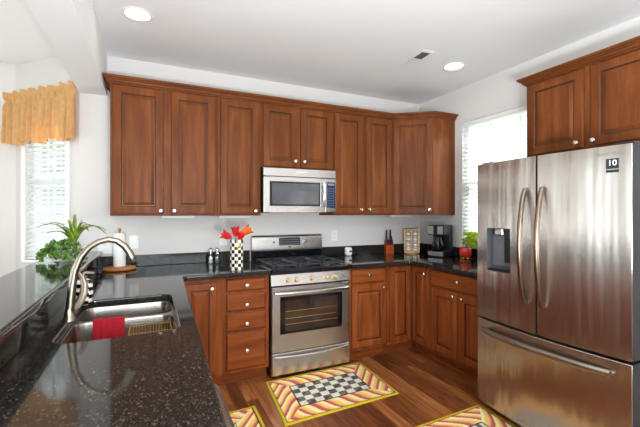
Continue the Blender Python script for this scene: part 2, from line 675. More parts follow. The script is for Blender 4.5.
def wall_run(name, p0, p1, holes=(), ext0=0.0, ext1=0.0):
    """wall from p0 to p1 seen from inside with p0 at its left; holes are (s0, s1, z0, z1) along it; thickness goes outwards"""
    a, c = Vector(p0), Vector(p1)
    L = (c - a).length
    ss = sorted({-ext0, L + ext1} | {q for h in holes for q in h[:2]})
    zs = sorted({0.0, ZC} | {q for h in holes for q in h[2:]})
    bb = B()
    for i in range(len(ss) - 1):
        for j in range(len(zs) - 1):
            sm, zm = (ss[i] + ss[i + 1]) / 2, (zs[j] + zs[j + 1]) / 2
            if any(h[0] < sm < h[1] and h[2] < zm < h[3] for h in holes):
                continue
            bb.box(ss[i], ss[i + 1], 0, WT, zs[j], zs[j + 1])
    d = (c - a).normalized()
    mt = Matrix(((d.x, -d.y, 0, a.x), (d.y, d.x, 0, a.y), (0, 0, 1, 0), (0, 0, 0, 1)))
    bb.xf(mt)
    return struct(bb.build(name, 'wall', smooth=False)), mt


def mx_rot(mt):
    return math.atan2(mt[1][0], mt[0][0])


D = (Vector((BX, YB)) - Vector(CNR)).length
W1 = (0.14, 0.66, 0.98, 2.40)              # bay window seen on the left: s range, z range
W2 = (YB - 2.95, YB - 1.99, 1.055, 2.375)  # window on the right wall
wall_run('wall_back', (BX, YB), (XR, YB), ext1=WT)
_, mt_diag = wall_run('wall_bay_right', CNR, (BX, YB), [W1], ext0=0.0, ext1=0.0)
_, mt_bay = wall_run('wall_bay_centre', (-2.44, 4.23), CNR, [(0.18, 1.14, 0.85, 2.35)], ext0=0.06, ext1=0.06)
wall_run('wall_bay_left', (-3.02, YB), (-2.44, 4.23))
wall_run('wall_back_left', (XL, YB), (-3.02, YB), ext0=WT)
_, mt_left = wall_run('wall_left', (XL, YF), (XL, YB), [(2.4, 5.4, 0.05, 2.35)])
_, mt_rear = wall_run('wall_rear', (XR, YF), (XL, YF), [(1.27, 4.27, 0.65, 2.25)], ext0=WT, ext1=WT)
_, mt_right = wall_run('wall_right', (XR, YB), (XR, YF), [W2])

b = B().box(BX, -0.336, YF, YB, 2.414, ZC)
struct(b.build('ceiling_beam', 'ceil', smooth=False))
struct(B().box(-0.54, -0.43, 0.5, YB, 0, 1.032).build('wall_bar', 'wall', smooth=False))
struct(B().box(XR - 0.014, XR, YF, 0.9, 0, 0.12, c=0.004).build('baseboard_right', 'white'))
struct(B().box(-2.44, CNR[0] - 0.02, 4.216, 4.23, 0, 0.12, c=0.004).build('baseboard_back', 'white'))


def window(n, mt, h, bars=1, casing=0.0, outset=0.05):
    """sash frame, glass pane and sill filling hole h of a wall, in the wall's own space"""
    s0, s1, z0, z1 = h
    root = bpy.data.objects.new('window_%d' % n, None)
    COL.objects.link(root)
    root['kind'] = 'structure'
    root.matrix_world = mt
    f = B()
    y0, y1 = outset, outset + 0.05
    t = 0.045
    for (a, c_, e, g) in ((s0, s0 + t, z0, z1), (s1 - t, s1, z0, z1), (s0 + t, s1 - t, z0, z0 + t), (s0 + t, s1 - t, z1 - t, z1)):
        f.box(a, c_, y0, y1, e, g, c=0.004)
    zm = (z0 + z1) / 2
    f.box(s0 + t, s1 - t, y0, y1, zm - 0.02, zm + 0.02, c=0.004)
    for k in range(bars):
        sx = s0 + (s1 - s0) * (k + 1) / (bars + 1)
        f.box(sx - 0.01, sx + 0.01, y0 + 0.015, y1 - 0.015, z0 + t, z1 - t)
    f.build('sash_frame', 'white', root)
    B().box(s0 + t, s1 - t, y0 + 0.022, y0 + 0.026, z0 + t, z1 - t).build('glass_pane', 'pane', root)
    B().box(s0 - 0.02, s1 + 0.02, -0.03, outset, z0 - 0.022, z0, c=0.004).build('sill', 'white', root)
    if casing:
        k = B()
        k.box(s0 - casing, s0, -0.014, 0, z0 - 0.02, z1 + casing, c=0.004)
        k.box(s1, s1 + casing, -0.014, 0, z0 - 0.02, z1 + casing, c=0.004)
        k.box(s0 - casing, s1 + casing, -0.015, 0, z1, z1 + casing, c=0.004)
        k.build('casing', 'white', root)
    return root


window(1, mt_diag, W1, 1, 0.05)
window(2, mt_right, W2, 2)
window(3, mt_bay, (0.18, 1.14, 0.85, 2.35), 1, 0.06)
window(4, mt_left, (2.4, 5.4, 0.05, 2.35), 2, 0.07)
window(5, mt_rear, (1.27, 4.27, 0.65, 2.25), 3, 0.07)


def blind(mt, h, label, tilt, pitch=0.042):
    s0, s1, z0, z1 = h
    root = thing('window_blind', label, 'blind')
    root.matrix_world = mt
    B().box(s0 + 0.006, s1 - 0.006, -0.004, 0.04, z1 - 0.045, z1 - 0.004, c=0.004).build('headrail', 'white', root)
    sl = B()
    z = z0 + 0.05
    hw = 0.022
    while z < z1 - 0.06:
        dy, dz = hw * math.cos(tilt), hw * math.sin(tilt)
        c = 0.018
        k = len(sl.v)
        prof = [(-dy, -dz), (0, 0.004), (dy, dz), (dy, dz + 0.0016), (0, 0.0056), (-dy, -dz + 0.0016)]
        sl.rings([[(x, c + py, z + pz) for py, pz in prof] for x in (s0 + 0.01, s1 - 0.01)])
        z += pitch
    sl.build('slats', 'slat', root)
    B().box(s0 + 0.01, s1 - 0.01, 0.004, 0.032, z0 + 0.004, z0 + 0.022, c=0.004).build('bottom_rail', 'white', root)
    for q in (0.16, 0.84):
        x = s0 + (s1 - s0) * q
        B().box(x - 0.0016, x + 0.0016, 0.0165, 0.0195, z0 + 0.02, z1 - 0.04).build('lift_cord', 'white', root)
    return root


blind(mt_diag, W1, 'white horizontal slat blind under the mustard valance on the left', R(46))
blind(mt_right, W2, 'white horizontal slat blind in the window behind the refrigerator', R(24))

# outdoors, seen through the blinds
struct(B().box(-14, 14, -14, 26, -0.5, -0.4).build('ground', 'lawn'))
hs = thing('neighbour_house', 'pale neighbouring house with dark gridded windows outside the left blind', 'house', (-4.2, 13.0, -0.4), R(12))
B().box(-5, 5.2, 0, 3, 0, 5.0).build('house_wall', 'siding', hs)
b = B()
b.rings([[(-5.3, -0.4, 4.9), (-5.3, 3.4, 4.9), (-5.3, 1.5, 6.4)], [(5.5, -0.4, 4.9), (5.5, 3.4, 4.9), (5.5, 1.5, 6.4)]])
b.build('house_roof', 'greypl', hs)
for (x, z) in ((1.0, 1.3), (2.5, 1.3), (1.0, 3.0), (2.5, 3.0), (-1.5, 1.3)):
    wn = B().box(x, x + 0.95, -0.05, 0.0, z, z + 1.2).build('house_window', 'darkwin', hs)
    g = B()
    g.box(x + 0.45, x + 0.5, -0.08, -0.05, z, z + 1.2)
    for q in (0.3, 0.6, 0.9):
        g.box(x, x + 0.95, -0.08, -0.05, z + q, z + q + 0.04)
    g.build('muntin', 'white', wn)

# mustard valance over the bay window
vr = thing('valance_curtain', 'gathered mustard yellow valance over the window at the far left', 'curtain')
vr.matrix_world = mt_diag
v = B()
NS, NZ = 260, 22
rs = []
for j in range(NZ + 1):
    q = j / NZ
    row = []
    for i in range(NS + 1):
        s_ = i / NS
        x = -0.050 + s_ * 0.905
        z = 2.478 - q * 0.462 + 0.012 * math.sin(s_ * 47) * (1 - q) + 0.014 * math.sin(s_ * 19 + 1) * q
        ph = s_ * 2 * PI * 11 + 0.8 * math.sin(s_ * 13)
        pinch = 1 - 0.75 * math.exp(-((q - 0.16) / 0.05) ** 2)
        amp = (0.012 + 0.020 * q) * pinch
        y = -0.072 - amp * math.sin(ph) - 0.008 * math.sin(ph * 2.3 + 1 + q * 2) * pinch
        if q < 0.30:
            y += 0.007 * math.sin(s_ * 210 + 5 * math.sin(s_ * 23)) * (1 - q / 0.30)
        y += 0.022 * math.exp(-((q - 0.16) / 0.05) ** 2)
        row.append((x + 0.004 * math.sin(ph) * q, y, z))
    rs.append(row)
k = B().rings(rs, 0, False, False, close=False)
k.v += [(x, y + 0.004, z) for x, y, z in k.v]
n0 = len(k.v) // 2
k.f += [tuple(i + n0 for i in f) for f in k.f]
k.m += k.m[:]
vo = k.build('valance', 'goldcloth', vr, ang=80)
B().tube([(-0.02, -0.036, 2.40), (0.80, -0.036, 2.40)], 0.007).build('curtain_rod', 'white', vr)

# ------------------------------------------------------------------ cabinets
def panel_door(x0, x1, z0, z1, y=0.0, th=0.02, inset=0.055, wmat='wood', gmat='glaze', flat=False):
    """raised panel front: y is its back plane, it faces -y"""
    b = B()

    def ring(i, d):
        return [(x0 + i, y - d, z0 + i), (x1 - i, y - d, z0 + i), (x1 - i, y - d, z1 - i), (x0 + i, y - d, z1 - i)]
    if flat:
        prof = [(0, 0), (0, th - 0.010), (0.003, th - 0.008), (0.009, th - 0.002), (0.013, th)]
        dark = (1,)
    else:
        prof = [(0, 0), (0, th - 0.006), (0.004, th - 0.001), (0.009, th), (inset, th), (inset + 0.005, th - 0.004),
                (inset + 0.008, th - 0.010), (inset + 0.013, th - 0.010), (inset + 0.034, th - 0.002), (inset + 0.036, th - 0.001)]
        dark = (5, 6)
    b.rings([ring(i, d) for i, d in prof], 0, True, True, mis=lambda i, j: 1 if i in dark else 0)
    return b, [wmat, gmat]


KNOB = [(0.006, 0), (0.006, 0.012), (0.010, 0.016), (0.0165, 0.020), (0.0175, 0.025), (0.014, 0.030), (0.006, 0.032)]


def add_fronts(root, fronts, y, low):
    wv, wh, gl = ('lwood', 'lwoodh', 'lglaze') if low else ('wood', 'woodh', 'glaze')
    for f in fronts:
        kind, x0, x1, z0, z1 = f[:5]
        if kind == 'door':
            ins = min(0.058, (x1 - x0) * 0.21)
            b, ms = panel_door(x0, x1, z0, z1, y, inset=ins, wmat=wv, gmat=gl)
            d = b.build('door', ms, root, ang=20)
        else:
            b, ms = panel_door(x0, x1, z0, z1, y, wmat=wh, gmat=gl, flat=True)
            d = b.build('drawer', ms, root, ang=20)
        if len(f) > 5:
            kx, kz = f[5]
            B().lathe(KNOB, seg=16, axis='-y', base=(kx, y - 0.02, kz)).build('knob', 'knob', d)


def upper(label, loc, rz, wdt, dep, z0, z1, fronts):
    root = thing('wall_cabinet', label, 'cabinet', loc, rz)
    b = B().box(0, wdt, 0, dep, z0, z1, c=0.002)
    b.build('cabinet_body', 'wood', root)
    add_fronts(root, fronts, 0.0, False)
    return root


G = 0.001
UY = 3.31
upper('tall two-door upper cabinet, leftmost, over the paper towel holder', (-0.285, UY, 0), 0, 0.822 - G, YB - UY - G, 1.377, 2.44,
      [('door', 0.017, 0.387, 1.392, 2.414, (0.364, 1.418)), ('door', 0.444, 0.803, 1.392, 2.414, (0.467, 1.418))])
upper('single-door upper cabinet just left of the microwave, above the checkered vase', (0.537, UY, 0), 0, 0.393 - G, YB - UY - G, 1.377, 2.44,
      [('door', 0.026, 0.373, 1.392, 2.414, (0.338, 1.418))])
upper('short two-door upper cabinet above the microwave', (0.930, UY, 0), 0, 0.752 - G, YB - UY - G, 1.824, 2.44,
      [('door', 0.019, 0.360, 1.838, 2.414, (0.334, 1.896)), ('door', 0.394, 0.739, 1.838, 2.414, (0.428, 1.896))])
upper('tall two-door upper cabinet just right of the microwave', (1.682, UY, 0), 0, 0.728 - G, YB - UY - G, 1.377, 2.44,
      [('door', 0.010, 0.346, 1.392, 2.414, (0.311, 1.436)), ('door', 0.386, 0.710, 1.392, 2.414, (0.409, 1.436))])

# diagonal corner cabinet
dc = thing('corner_wall_cabinet', 'dark single-door diagonal upper cabinet in the corner beside the window', 'cabinet', (2.411, UY, 0), 0)
P1 = Vector((0, 0))
P2 = Vector((0.345, -0.255))
b = B().prism([(0, 0), tuple(P2), (XR - 2.411 - G, P2.y), (XR - 2.411 - G, YB - UY - G), (0, YB - UY - G)], 1.377, 2.44)
b.build('cabinet_body', 'wood', dc)
dl = (P2 - P1).length
dd = (P2 - P1).normalized()
bb, ms = panel_door(0.014, dl - 0.014, 1.390, 2.410, 0.0)
mt = Matrix(((dd.x, -dd.y, 0, 0), (dd.y, dd.x, 0, 0), (0, 0, 1, 0), (0, 0, 0, 1)))
bb.xf(mt)
dr = bb.build('door', ms, dc, ang=20)
B().lathe(KNOB, seg=16, axis='-y', base=(dl - 0.04, -0.02, 1.436)).xf(mt).build('knob', 'knob', dr)

CROWN = [(0, 2.424), (0.010, 2.424), (0.010, 2.433), (0.020, 2.437), (0.026, 2.450), (0.038, 2.456), (0.038, 2.463), (0.050, 2.467), (0.052, 2.482), (0, 2.482)]
cm = B().sweep([(-0.2865, YB - 0.002), (-0.2865, UY - 0.001), (2.411, UY - 0.001), (2.756, UY - 0.2565), (XR - 0.002, UY - 0.2565)], CROWN)
tag(cm.build('crown_molding', 'woodh', ang=25), 'stepped cherry crown molding along the top of the back wall cabinets', 'molding')

# cabinet over the refrigerator (faces -x)
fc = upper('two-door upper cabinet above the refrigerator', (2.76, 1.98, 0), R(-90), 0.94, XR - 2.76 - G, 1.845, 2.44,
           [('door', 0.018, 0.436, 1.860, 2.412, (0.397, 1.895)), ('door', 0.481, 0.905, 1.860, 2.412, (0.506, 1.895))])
cr = B().sweep([(-0.0015, XR - 2.76 - 0.002), (-0.0015, -0.001), (0.9415, -0.001), (0.9415, XR - 2.76 - 0.002)], CROWN)
cr.build('crown_molding', 'woodh', fc, ang=25)


def carcass(root, wdt, dep, z1=0.884, toe=0.10, rec=0.07, face=True):
    b = B()
    b.box(0, 0.018, 0.018, dep, toe, z1)
    b.box(wdt - 0.018, wdt, 0.018, dep, toe, z1)
    b.box(0.018, wdt - 0.018, 0.018, dep, toe, toe + 0.018)
    b.box(0.018, wdt - 0.018, dep - 0.012, dep, toe + 0.018, z1)
    b.box(0, wdt, 0, 0.018, toe, z1, c=0.001)
    b.build('cabinet_body', 'lwood', root)
    t = B().box(0, wdt, rec, rec + 0.018, 0, toe - 0.001)
    t.box(0, 0.018, rec + 0.018, dep, 0, toe - 0.001)
    t.box(wdt - 0.018, wdt, rec + 0.018, dep, 0, toe - 0.001)
    t.prism([(0, rec), (0, rec - 0.016), (wdt, rec - 0.016), (wdt, rec)], 0, 0.012)
    t.build('toe_kick', 'lwoodh', root)


def base(label, loc, rz, wdt, dep, fronts, rec=0.07):
    root = thing('base_cabinet', label, 'cabinet', loc, rz)
    carcass(root, wdt, dep, rec=rec)
    add_fronts(root, fronts, 0.0, True)
    return root


FY = 2.985
CZ0, CZ = 0.886, 0.925
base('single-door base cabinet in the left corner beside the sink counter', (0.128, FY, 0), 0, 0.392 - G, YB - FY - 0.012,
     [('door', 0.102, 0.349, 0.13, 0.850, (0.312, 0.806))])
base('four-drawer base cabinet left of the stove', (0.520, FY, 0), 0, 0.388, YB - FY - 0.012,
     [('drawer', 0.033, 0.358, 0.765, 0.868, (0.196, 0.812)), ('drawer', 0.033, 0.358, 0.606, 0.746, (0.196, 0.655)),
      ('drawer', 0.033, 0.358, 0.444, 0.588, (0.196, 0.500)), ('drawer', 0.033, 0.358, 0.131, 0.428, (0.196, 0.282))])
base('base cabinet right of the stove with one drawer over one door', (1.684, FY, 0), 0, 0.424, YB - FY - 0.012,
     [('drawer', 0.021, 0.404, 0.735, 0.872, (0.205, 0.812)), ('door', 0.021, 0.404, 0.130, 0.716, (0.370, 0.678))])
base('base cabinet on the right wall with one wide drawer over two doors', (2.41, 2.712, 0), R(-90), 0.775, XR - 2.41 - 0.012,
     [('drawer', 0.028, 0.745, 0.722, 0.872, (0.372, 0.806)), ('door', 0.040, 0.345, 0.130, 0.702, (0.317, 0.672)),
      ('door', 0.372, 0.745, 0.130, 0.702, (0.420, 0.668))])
# corner cabinet with an inward right angle
kc = thing('corner_base_cabinet', 'L-shaped corner base cabinet with a two-leaf folding door', 'cabinet', (2.110, FY, 0))
b = B()
b.box(0, 0.30, 0, 0.018, 0.10, 0.884)
b.box(0.30, 0.318, -0.270, 0.018, 0.10, 0.884)
b.box(0, 0.018, 0.018, 0.653, 0.10, 0.884)
b.box(0.318, 0.948, -0.270, -0.252, 0.10, 0.884)
b.box(0.018, 0.948, 0.018, 0.653, 0.10, 0.118)
b.box(0.318, 0.948, -0.252, 0.018, 0.10, 0.118)
b.build('cabinet_body', 'lwood', kc)
t = B().box(0, 0.388, 0.07, 0.088, 0, 0.099).box(0.370, 0.388, -0.272, 0.07, 0, 0.099)
t.box(0, 0.37, 0.054, 0.07, 0, 0.012).box(0.354, 0.370, -0.272, 0.054, 0, 0.012)
t.build('toe_kick', 'lwoodh', kc)
bb, ms = panel_door(0.025, 0.277, 0.130, 0.872, 0.0, inset=0.048, wmat='lwood', gmat='lglaze')
bb.build('door', ms, kc, ang=20)
bb, ms = panel_door(0.024, 0.262, 0.130, 0.872, 0.0, inset=0.048, wmat='lwood', gmat='lglaze')
rm = Matrix.Translation((0.30, 0, 0)) @ Matrix.Rotation(R(-90), 4, 'Z')
d2 = bb.xf(rm).build('door', ms, kc, ang=20)
B().lathe(KNOB, seg=16, axis='-y', base=(0.225, -0.02, 0.815)).xf(rm).build('knob', 'knob', d2)

# peninsula: sink base and end cabinets face +x
base('sink base cabinet under the double bowl', (0.125, 1.20, 0), R(90), 1.782, 0.52,
     [('drawer', 0.05, 0.63, 0.735, 0.868), ('drawer', 0.67, 1.25, 0.735, 0.868),
      ('door', 0.05, 0.63, 0.13, 0.715, (0.59, 0.68)), ('door', 0.67, 1.25, 0.13, 0.715, (0.71, 0.68)), ('door', 1.30, 1.70, 0.13, 0.868, (1.34, 0.806))])
dw = thing('dishwasher', 'pale steel dishwasher under the near end of the sink counter', 'dishwasher', (0.130, 0.592, 0), R(90))
B().box(0, 0.60, 0.03, 0.52, 0.09, 0.870, c=0.003).build('dishwasher_body', 'greypl', dw)
B().box(0.004, 0.596, -0.066, 0.028, 0.10, 0.864, c=0.010).build('door', 'steel', dw)
B().box(0.02, 0.58, 0.06, 0.10, 0, 0.089).build('toe_kick', 'blackpl', dw)
B().box(0.08, 0.52, -0.071, -0.0665, 0.79, 0.835, c=0.002).build('control_panel', 'blackpl', dw)

# ------------------------------------------------------------------ worktops
def fillet(p, q, r_, rad, n=7):
    a, b_, c = Vector(p), Vector(q), Vector(r_)
    u, v_ = (a - b_).normalized(), (c - b_).normalized()
    ang = math.acos(max(-1, min(1, u.dot(v_))))
    t = rad / math.tan(ang / 2)
    s0, s1 = b_ + u * t, b_ + v_ * t
    cen = b_ + (u + v_).normalized() * (rad / math.sin(ang / 2))
    a0 = math.atan2(*(s0 - cen).yx)
    a1 = math.atan2(*(s1 - cen).yx)
    da = (a1 - a0 + PI) % (2 * PI) - PI
    return [tuple(cen + Vector((math.cos(a0 + da * k / n), math.sin(a0 + da * k / n))) * rad) for k in range(n + 1)]


SX0, SX1, SY0, SY1 = -0.325, 0.112, 1.60, 2.325      # sink cut-out
CF = 2.92
outer = [(-0.428, 0.52), (0.146, 0.52)] + fillet((0.146, 0.52), (0.222, CF), (0.908, CF), 0.035) + \
        [(0.908, CF), (0.908, YB - 0.001), (-0.428, YB - 0.001)]
wt = thing('granite_worktop', 'dark speckled granite worktop with the undermount sink, left of the stove', 'worktop')
plate('countertop_slab', [outer, rrect(SX0, SX1, SY0, SY1, 0.06)], CZ0, CZ, 'granite', wt, 0.006)
sp = B().box(-0.408, 0.908, YB - 0.022, YB - 0.001, CZ + 0.0005, 1.026, c=0.003)
tag(sp.build('granite_backsplash', 'granite'), 'low dark granite backsplash strip behind the checkered vase and paper towels', 'backsplash')
tag(B().box(-0.4285, -0.409, 0.52, YB - 0.001, CZ + 0.0005, 1.032, c=0.002).build('bar_riser', 'granite'), 'dark granite upstand between the sink counter and the raised bar top', 'backsplash')
outer2 = [(1.682, CF)] + fillet((1.682, CF), (2.345, CF), (2.345, 1.93), 0.03) + [(2.345, 1.932), (XR - 0.001, 1.932), (XR - 0.001, YB - 0.001), (1.682, YB - 0.001)]
wr = thing('granite_worktop', 'dark speckled granite L-shaped worktop right of the stove', 'worktop')
plate('countertop_slab', [outer2], CZ0, CZ, 'granite', wr, 0.006)
sp = B().box(1.682, XR - 0.023, YB - 0.022, YB - 0.001, CZ + 0.0005, 1.026, c=0.003).box(XR - 0.022, XR - 0.001, 1.932, YB - 0.001, CZ + 0.0005, 1.026, c=0.003)
tag(sp.build('granite_backsplash', 'granite'), 'low dark granite backsplash strip behind the knife block and coffee maker', 'backsplash')
o = plate('raised_bar_counter', [[(-0.708, 0.48), (-0.372, 0.48), (-0.372, YB - 0.002), (-0.543, YB - 0.002), (-0.708, 3.80)]], 1.033, 1.072, 'granite', None, 0.012)
tag(o, 'raised dark granite bar top behind the sink, with the potted plants on it', 'bar top')

# ------------------------------------------------------------------ sink, faucet and what lies there
sk = thing('kitchen_sink', 'undermount stainless double bowl sink in the foreground worktop', 'sink', (0, 0, 0))
ym = 2.03
bowls = [(SX0 + 0.006, SX1 - 0.006, SY0 + 0.006, ym - 0.014), (SX0 + 0.006, SX1 - 0.006, ym + 0.014, SY1 - 0.006)]
plate('sink_rim', [rrect(SX0 - 0.02, SX1 + 0.02, SY0 - 0.02, SY1 + 0.02, 0.07)] + [rrect(*q, 0.055) for q in bowls], 0.8805, 0.8855, 'sink', sk, 0.001)
for q in bowls:
    x0, x1, y0, y1 = q
    rr = []
    for ins, z in ((0, 0.884), (0.002, 0.876), (0.006, 0.80), (0.012, 0.725), (0.022, 0.706), (0.045, 0.698), (0.12, 0.695)):
        rr.append([(x, y, z) for x, y in rrect(x0 + ins, x1 - ins, y0 + ins, y1 - ins, max(0.02, 0.055 - ins * 0.3))])
    bw = B().rings(rr, 0, False, True)
    bo = bw.build('sink_bowl', 'sink', sk, ang=60)
    cx, cy = (x0 + x1) / 2, (y0 + y1) / 2
    B().lathe([(0.045, 0.696), (0.045, 0.699), (0.030, 0.699), (0.028, 0.697)], cx, cy, 20).build('drain', 'chrome', bo)

fa = thing('kitchen_faucet', 'tall brushed nickel gooseneck faucet with a curved side lever', 'faucet', (-0.323, 1.93, CZ))
pth = [(0, 0, 0.012), (0.004, 0, 0.073), (0.01, 0, 0.152), (0.021, 0, 0.222), (0.043, 0, 0.279), (0.074, 0, 0.32), (0.109, 0, 0.343), (0.148, 0, 0.354), (0.184, 0, 0.346), (0.215, 0, 0.321), (0.235, 0, 0.29), (0.246, 0, 0.264)]
B().tube(pth, [0.0175, 0.017, 0.016, 0.0148, 0.014, 0.0135, 0.0135, 0.0135, 0.0140, 0.0150, 0.0165, 0.0175], 18, up=(0, 1, 0)).build('spout', 'nickel', fa, ang=60)
B().lathe([(0.026, 0), (0.026, 0.005), (0.021, 0.014), (0.0178, 0.05)], 0, 0, 24).build('base_flange', 'nickel', fa, ang=60)
B().tube([Vector(pth[-1]), Vector(pth[-1]) + Vector((0.004, 0, -0.010))], 0.0155, 16).build('spray_face', 'blackpl', fa)
hn = [(0.002, 0.010, 0.030), (0.012, 0.040, 0.038), (0.028, 0.075, 0.062), (0.040, 0.098, 0.098), (0.041, 0.112, 0.138), (0.030, 0.118, 0.172), (0.016, 0.118, 0.192)]
B().tube(hn, [0.015, 0.0175, 0.0195, 0.0180, 0.015, 0.012, 0.008], 14, flat=(0.75, 1)).build('lever_handle', 'nickel', fa, ang=60)

sd = thing('soap_dispenser', 'black and white striped soap dispenser standing behind the faucet lever', 'soap dispenser', (-0.312, 2.245, CZ))
pr, st = [], []
prof = [(0.030, 0), (0.036, 0.004)] + [(0.036 + 0.005 * math.sin(PI * k / 12), 0.004 + 0.116 * k / 12) for k in range(1, 13)] + [(0.026, 0.128), (0.016, 0.134)]
B().lathe(prof, 0, 0, 28, mis=lambda i, j: ((i + j // 4) // 2) % 2).build('bottle', ['cream', 'inkblack'], sd, ang=50)
B().lathe([(0.016, 0.134), (0.016, 0.146), (0.006, 0.148), (0.006, 0.166)], 0, 0, 16).tube([(0, 0, 0.166), (0.045, 0.0, 0.160)], 0.006).build('pump', 'nickel', sd)

tw = B()
rs = []
for i in range(25):
    q = i / 24
    row = []
    path = [(ym + 0.016, 0.83), (ym + 0.0155, 0.887), (ym + 0.008, 0.8905), (ym - 0.008, 0.8905), (ym - 0.018, 0.886), (ym - 0.022, 0.82), (ym - 0.026, 0.725)]
    for kk, (y, z) in enumerate(path):
        wv_ = (0.0055 * math.sin(q * 13) + 0.003 * math.sin(q * 31 + 1)) * (1 if kk in (0, 5, 6) else 0.15)
        if kk in (5, 6):
            wv_ -= 0.0075
        elif kk == 0:
            wv_ = abs(wv_)
        row.append((-0.245 + q * 0.132, y + wv_, z))
    rs.append(row)
tw.rings(rs, 0, False, False, close=False)
o = tw.build('dish_towel', 'towel', ang=70)
sm = o.modifiers.new('thickness', 'SOLIDIFY')
sm.thickness = 0.004
sm.offset = 1
tag(o, 'red dish towel folded over the divider of the sink', 'towel')

bk = B()
for i in range(15):
    x = -0.085 + i * 0.0125
    bk.tube([(x, ym - 0.055, 0.712), (x, ym - 0.050, 0.868)], 0.0016, 6)
    bk.tube([(x, ym - 0.055, 0.712), (x, ym - 0.27, 0.712)], 0.0016, 6)
for z in (0.72, 0.757, 0.794, 0.831, 0.868):
    bk.tube([(-0.087, ym - 0.053, z), (0.092, ym - 0.053, z)], 0.002, 6)
    for s_ in (-0.087, 0.092):
        bk.tube([(s_, ym - 0.053, z), (s_, ym - 0.27, z)], 0.002, 6)
for y in (0.10, 0.15, 0.20, 0.27):
    bk.tube([(-0.087, ym - y, 0.712), (0.092, ym - y, 0.712)], 0.0016, 6)
bx = thing('dish_rack', 'golden wire rack standing in the near sink bowl', 'rack', (0, 0, -0.0135))
bk.build('wire_basket', 'wire', bx)

# paper towel holder
ph = thing('paper_towel_holder', 'white paper towel roll on a round turned wood base by the back wall', 'paper towel holder', (-0.232, 3.485, CZ))
B().lathe([(0.105, 0), (0.122, 0.004), (0.128, 0.012), (0.122, 0.024), (0.06, 0.028), (0.055, 0.030)], 0, 0, 40).build('wooden_base', 'olive', ph)
B().lathe([(0.045, 0.031), (0.046, 0.034), (0.046, 0.305), (0.045, 0.308), (0.018, 0.308), (0.018, 0.304)], 0, 0, 32).build('paper_roll', 'paper', ph)
B().lathe([(0.008, 0.030), (0.008, 0.322), (0.012, 0.328), (0.014, 0.336), (0.010, 0.345), (0.003, 0.348)], 0, 0, 16).build('spindle', 'olive', ph)

# salt and pepper mills
for x, lb in ((0.515, 'clear glass salt shaker with white contents, left of the pair by the backsplash'), (0.575, 'clear glass pepper shaker, right of the pair by the backsplash')):
    s_ = thing('glass_shaker', lb, 'shaker', (x, 3.545, CZ), 0, 'glass shakers by the back wall')
    B().lathe([(0.024, 0), (0.027, 0.004), (0.022, 0.05), (0.019, 0.075), (0.023, 0.11), (0.021, 0.118)], 0, 0, 20).build('glass_body', 'clear', s_, ang=60)
    B().lathe([(0.0175, 0.004), (0.0175, 0.055), (0.016, 0.062)], 0, 0, 16).build('contents', 'cream' if x < 0.55 else 'greypl', s_)
    B().lathe([(0.022, 0.1185), (0.023, 0.124), (0.021, 0.138), (0.010, 0.146), (0.004, 0.150)], 0, 0, 20).build('cap', 'chrome', s_, ang=60)

# checkered vase with red flowers
vs = thing('checkered_vase', 'tall black and white checkered vase holding red flowers', 'vase', (0.655, 3.065, CZ))
prof = [(0.050, 0.0)] + [(0.0535, 0.002 + 0.252 * k / 9) for k in range(10)]
prof += [(0.049, 0.254), (0.048, 0.12), (0.046, 0.03)]
B().lathe(prof, 0, 0, 36, mis=lambda i, j: ((i + j // 3) % 2) if 1 <= i <= 9 else 0).build('vase_body', ['cream', 'inkblack'], vs, ang=50)
B().lathe([(0.020, 0), (0.020, 0.003), (0.004, 0.006)], 0, 0, 18, axis='-y', base=(0.004, -0.0525, 0.205)).build('medallion', 'gold', vs)


def lily(name, label, base_, tip, col, size, lean):
    root = thing(name, label, 'flower', tuple(Vector((0.655, 3.065, CZ)) + Vector(base_)), 0, 'flowers in the checkered vase')
    tipv = Vector(tip) - Vector(base_)
    B().tube([(0, 0, 0), tipv * 0.5 + Vector((0.004, 0, 0.01)), tipv], 0.0032, 8).build('stem', 'stem', root)
    ax = (tipv * 0.4 + Vector(lean)).normalized()
    qx = ax.to_track_quat('Z', 'Y')
    for k in range(6):
        a = k * PI / 3
        p = B()
        rows = []
        for i in range(9):
            t = i / 8
            wd = size * 0.27 * math.sin(PI * (0.08 + 0.9 * t)) ** 0.8
            rr = size * (0.10 + 0.32 * t ** 2.2)
            zz = size * t * (1 - 0.18 * t)
            cr_ = []
            for j in range(5):
                s2 = (j - 2) / 2
                v3 = Vector((rr - 0.18 * wd * s2 * s2, wd * s2, zz))
                v3.rotate(Matrix.Rotation(a, 3, 'Z'))
                cr_.append(tipv + qx @ v3)
            rows.append(cr_)
        p.rings(rows, 0, False, False, close=False)
        po = p.build('petal', col, root, ang=80)
        q = po.modifiers.new('thickness', 'SOLIDIFY')
        q.thickness = 0.0012
    return root


lily('red_lily', 'red lily leaning left out of the checkered vase', (-0.012, 0.0, 0.012), (-0.048, -0.012, 0.270), 'redpet', 0.100, (-0.9, -0.1, 0.35))
lily('red_lily', 'upright red lily at the centre of the checkered vase', (0.004, 0.012, 0.012), (-0.004, 0.006, 0.280), 'redpet', 0.100, (-0.05, 0, 0.6))
lily('red_lily', 'small red lily low over the vase rim, below the orange one', (0.012, -0.012, 0.012), (0.012, -0.036, 0.250), 'redpet', 0.085, (0.25, -0.25, 0.6))
lily('orange_lily', 'orange lily arching right above the checkered vase', (0.016, 0.006, 0.012), (0.038, 0.002, 0.298), 'orangepet', 0.118, (0.85, -0.2, 0.4))

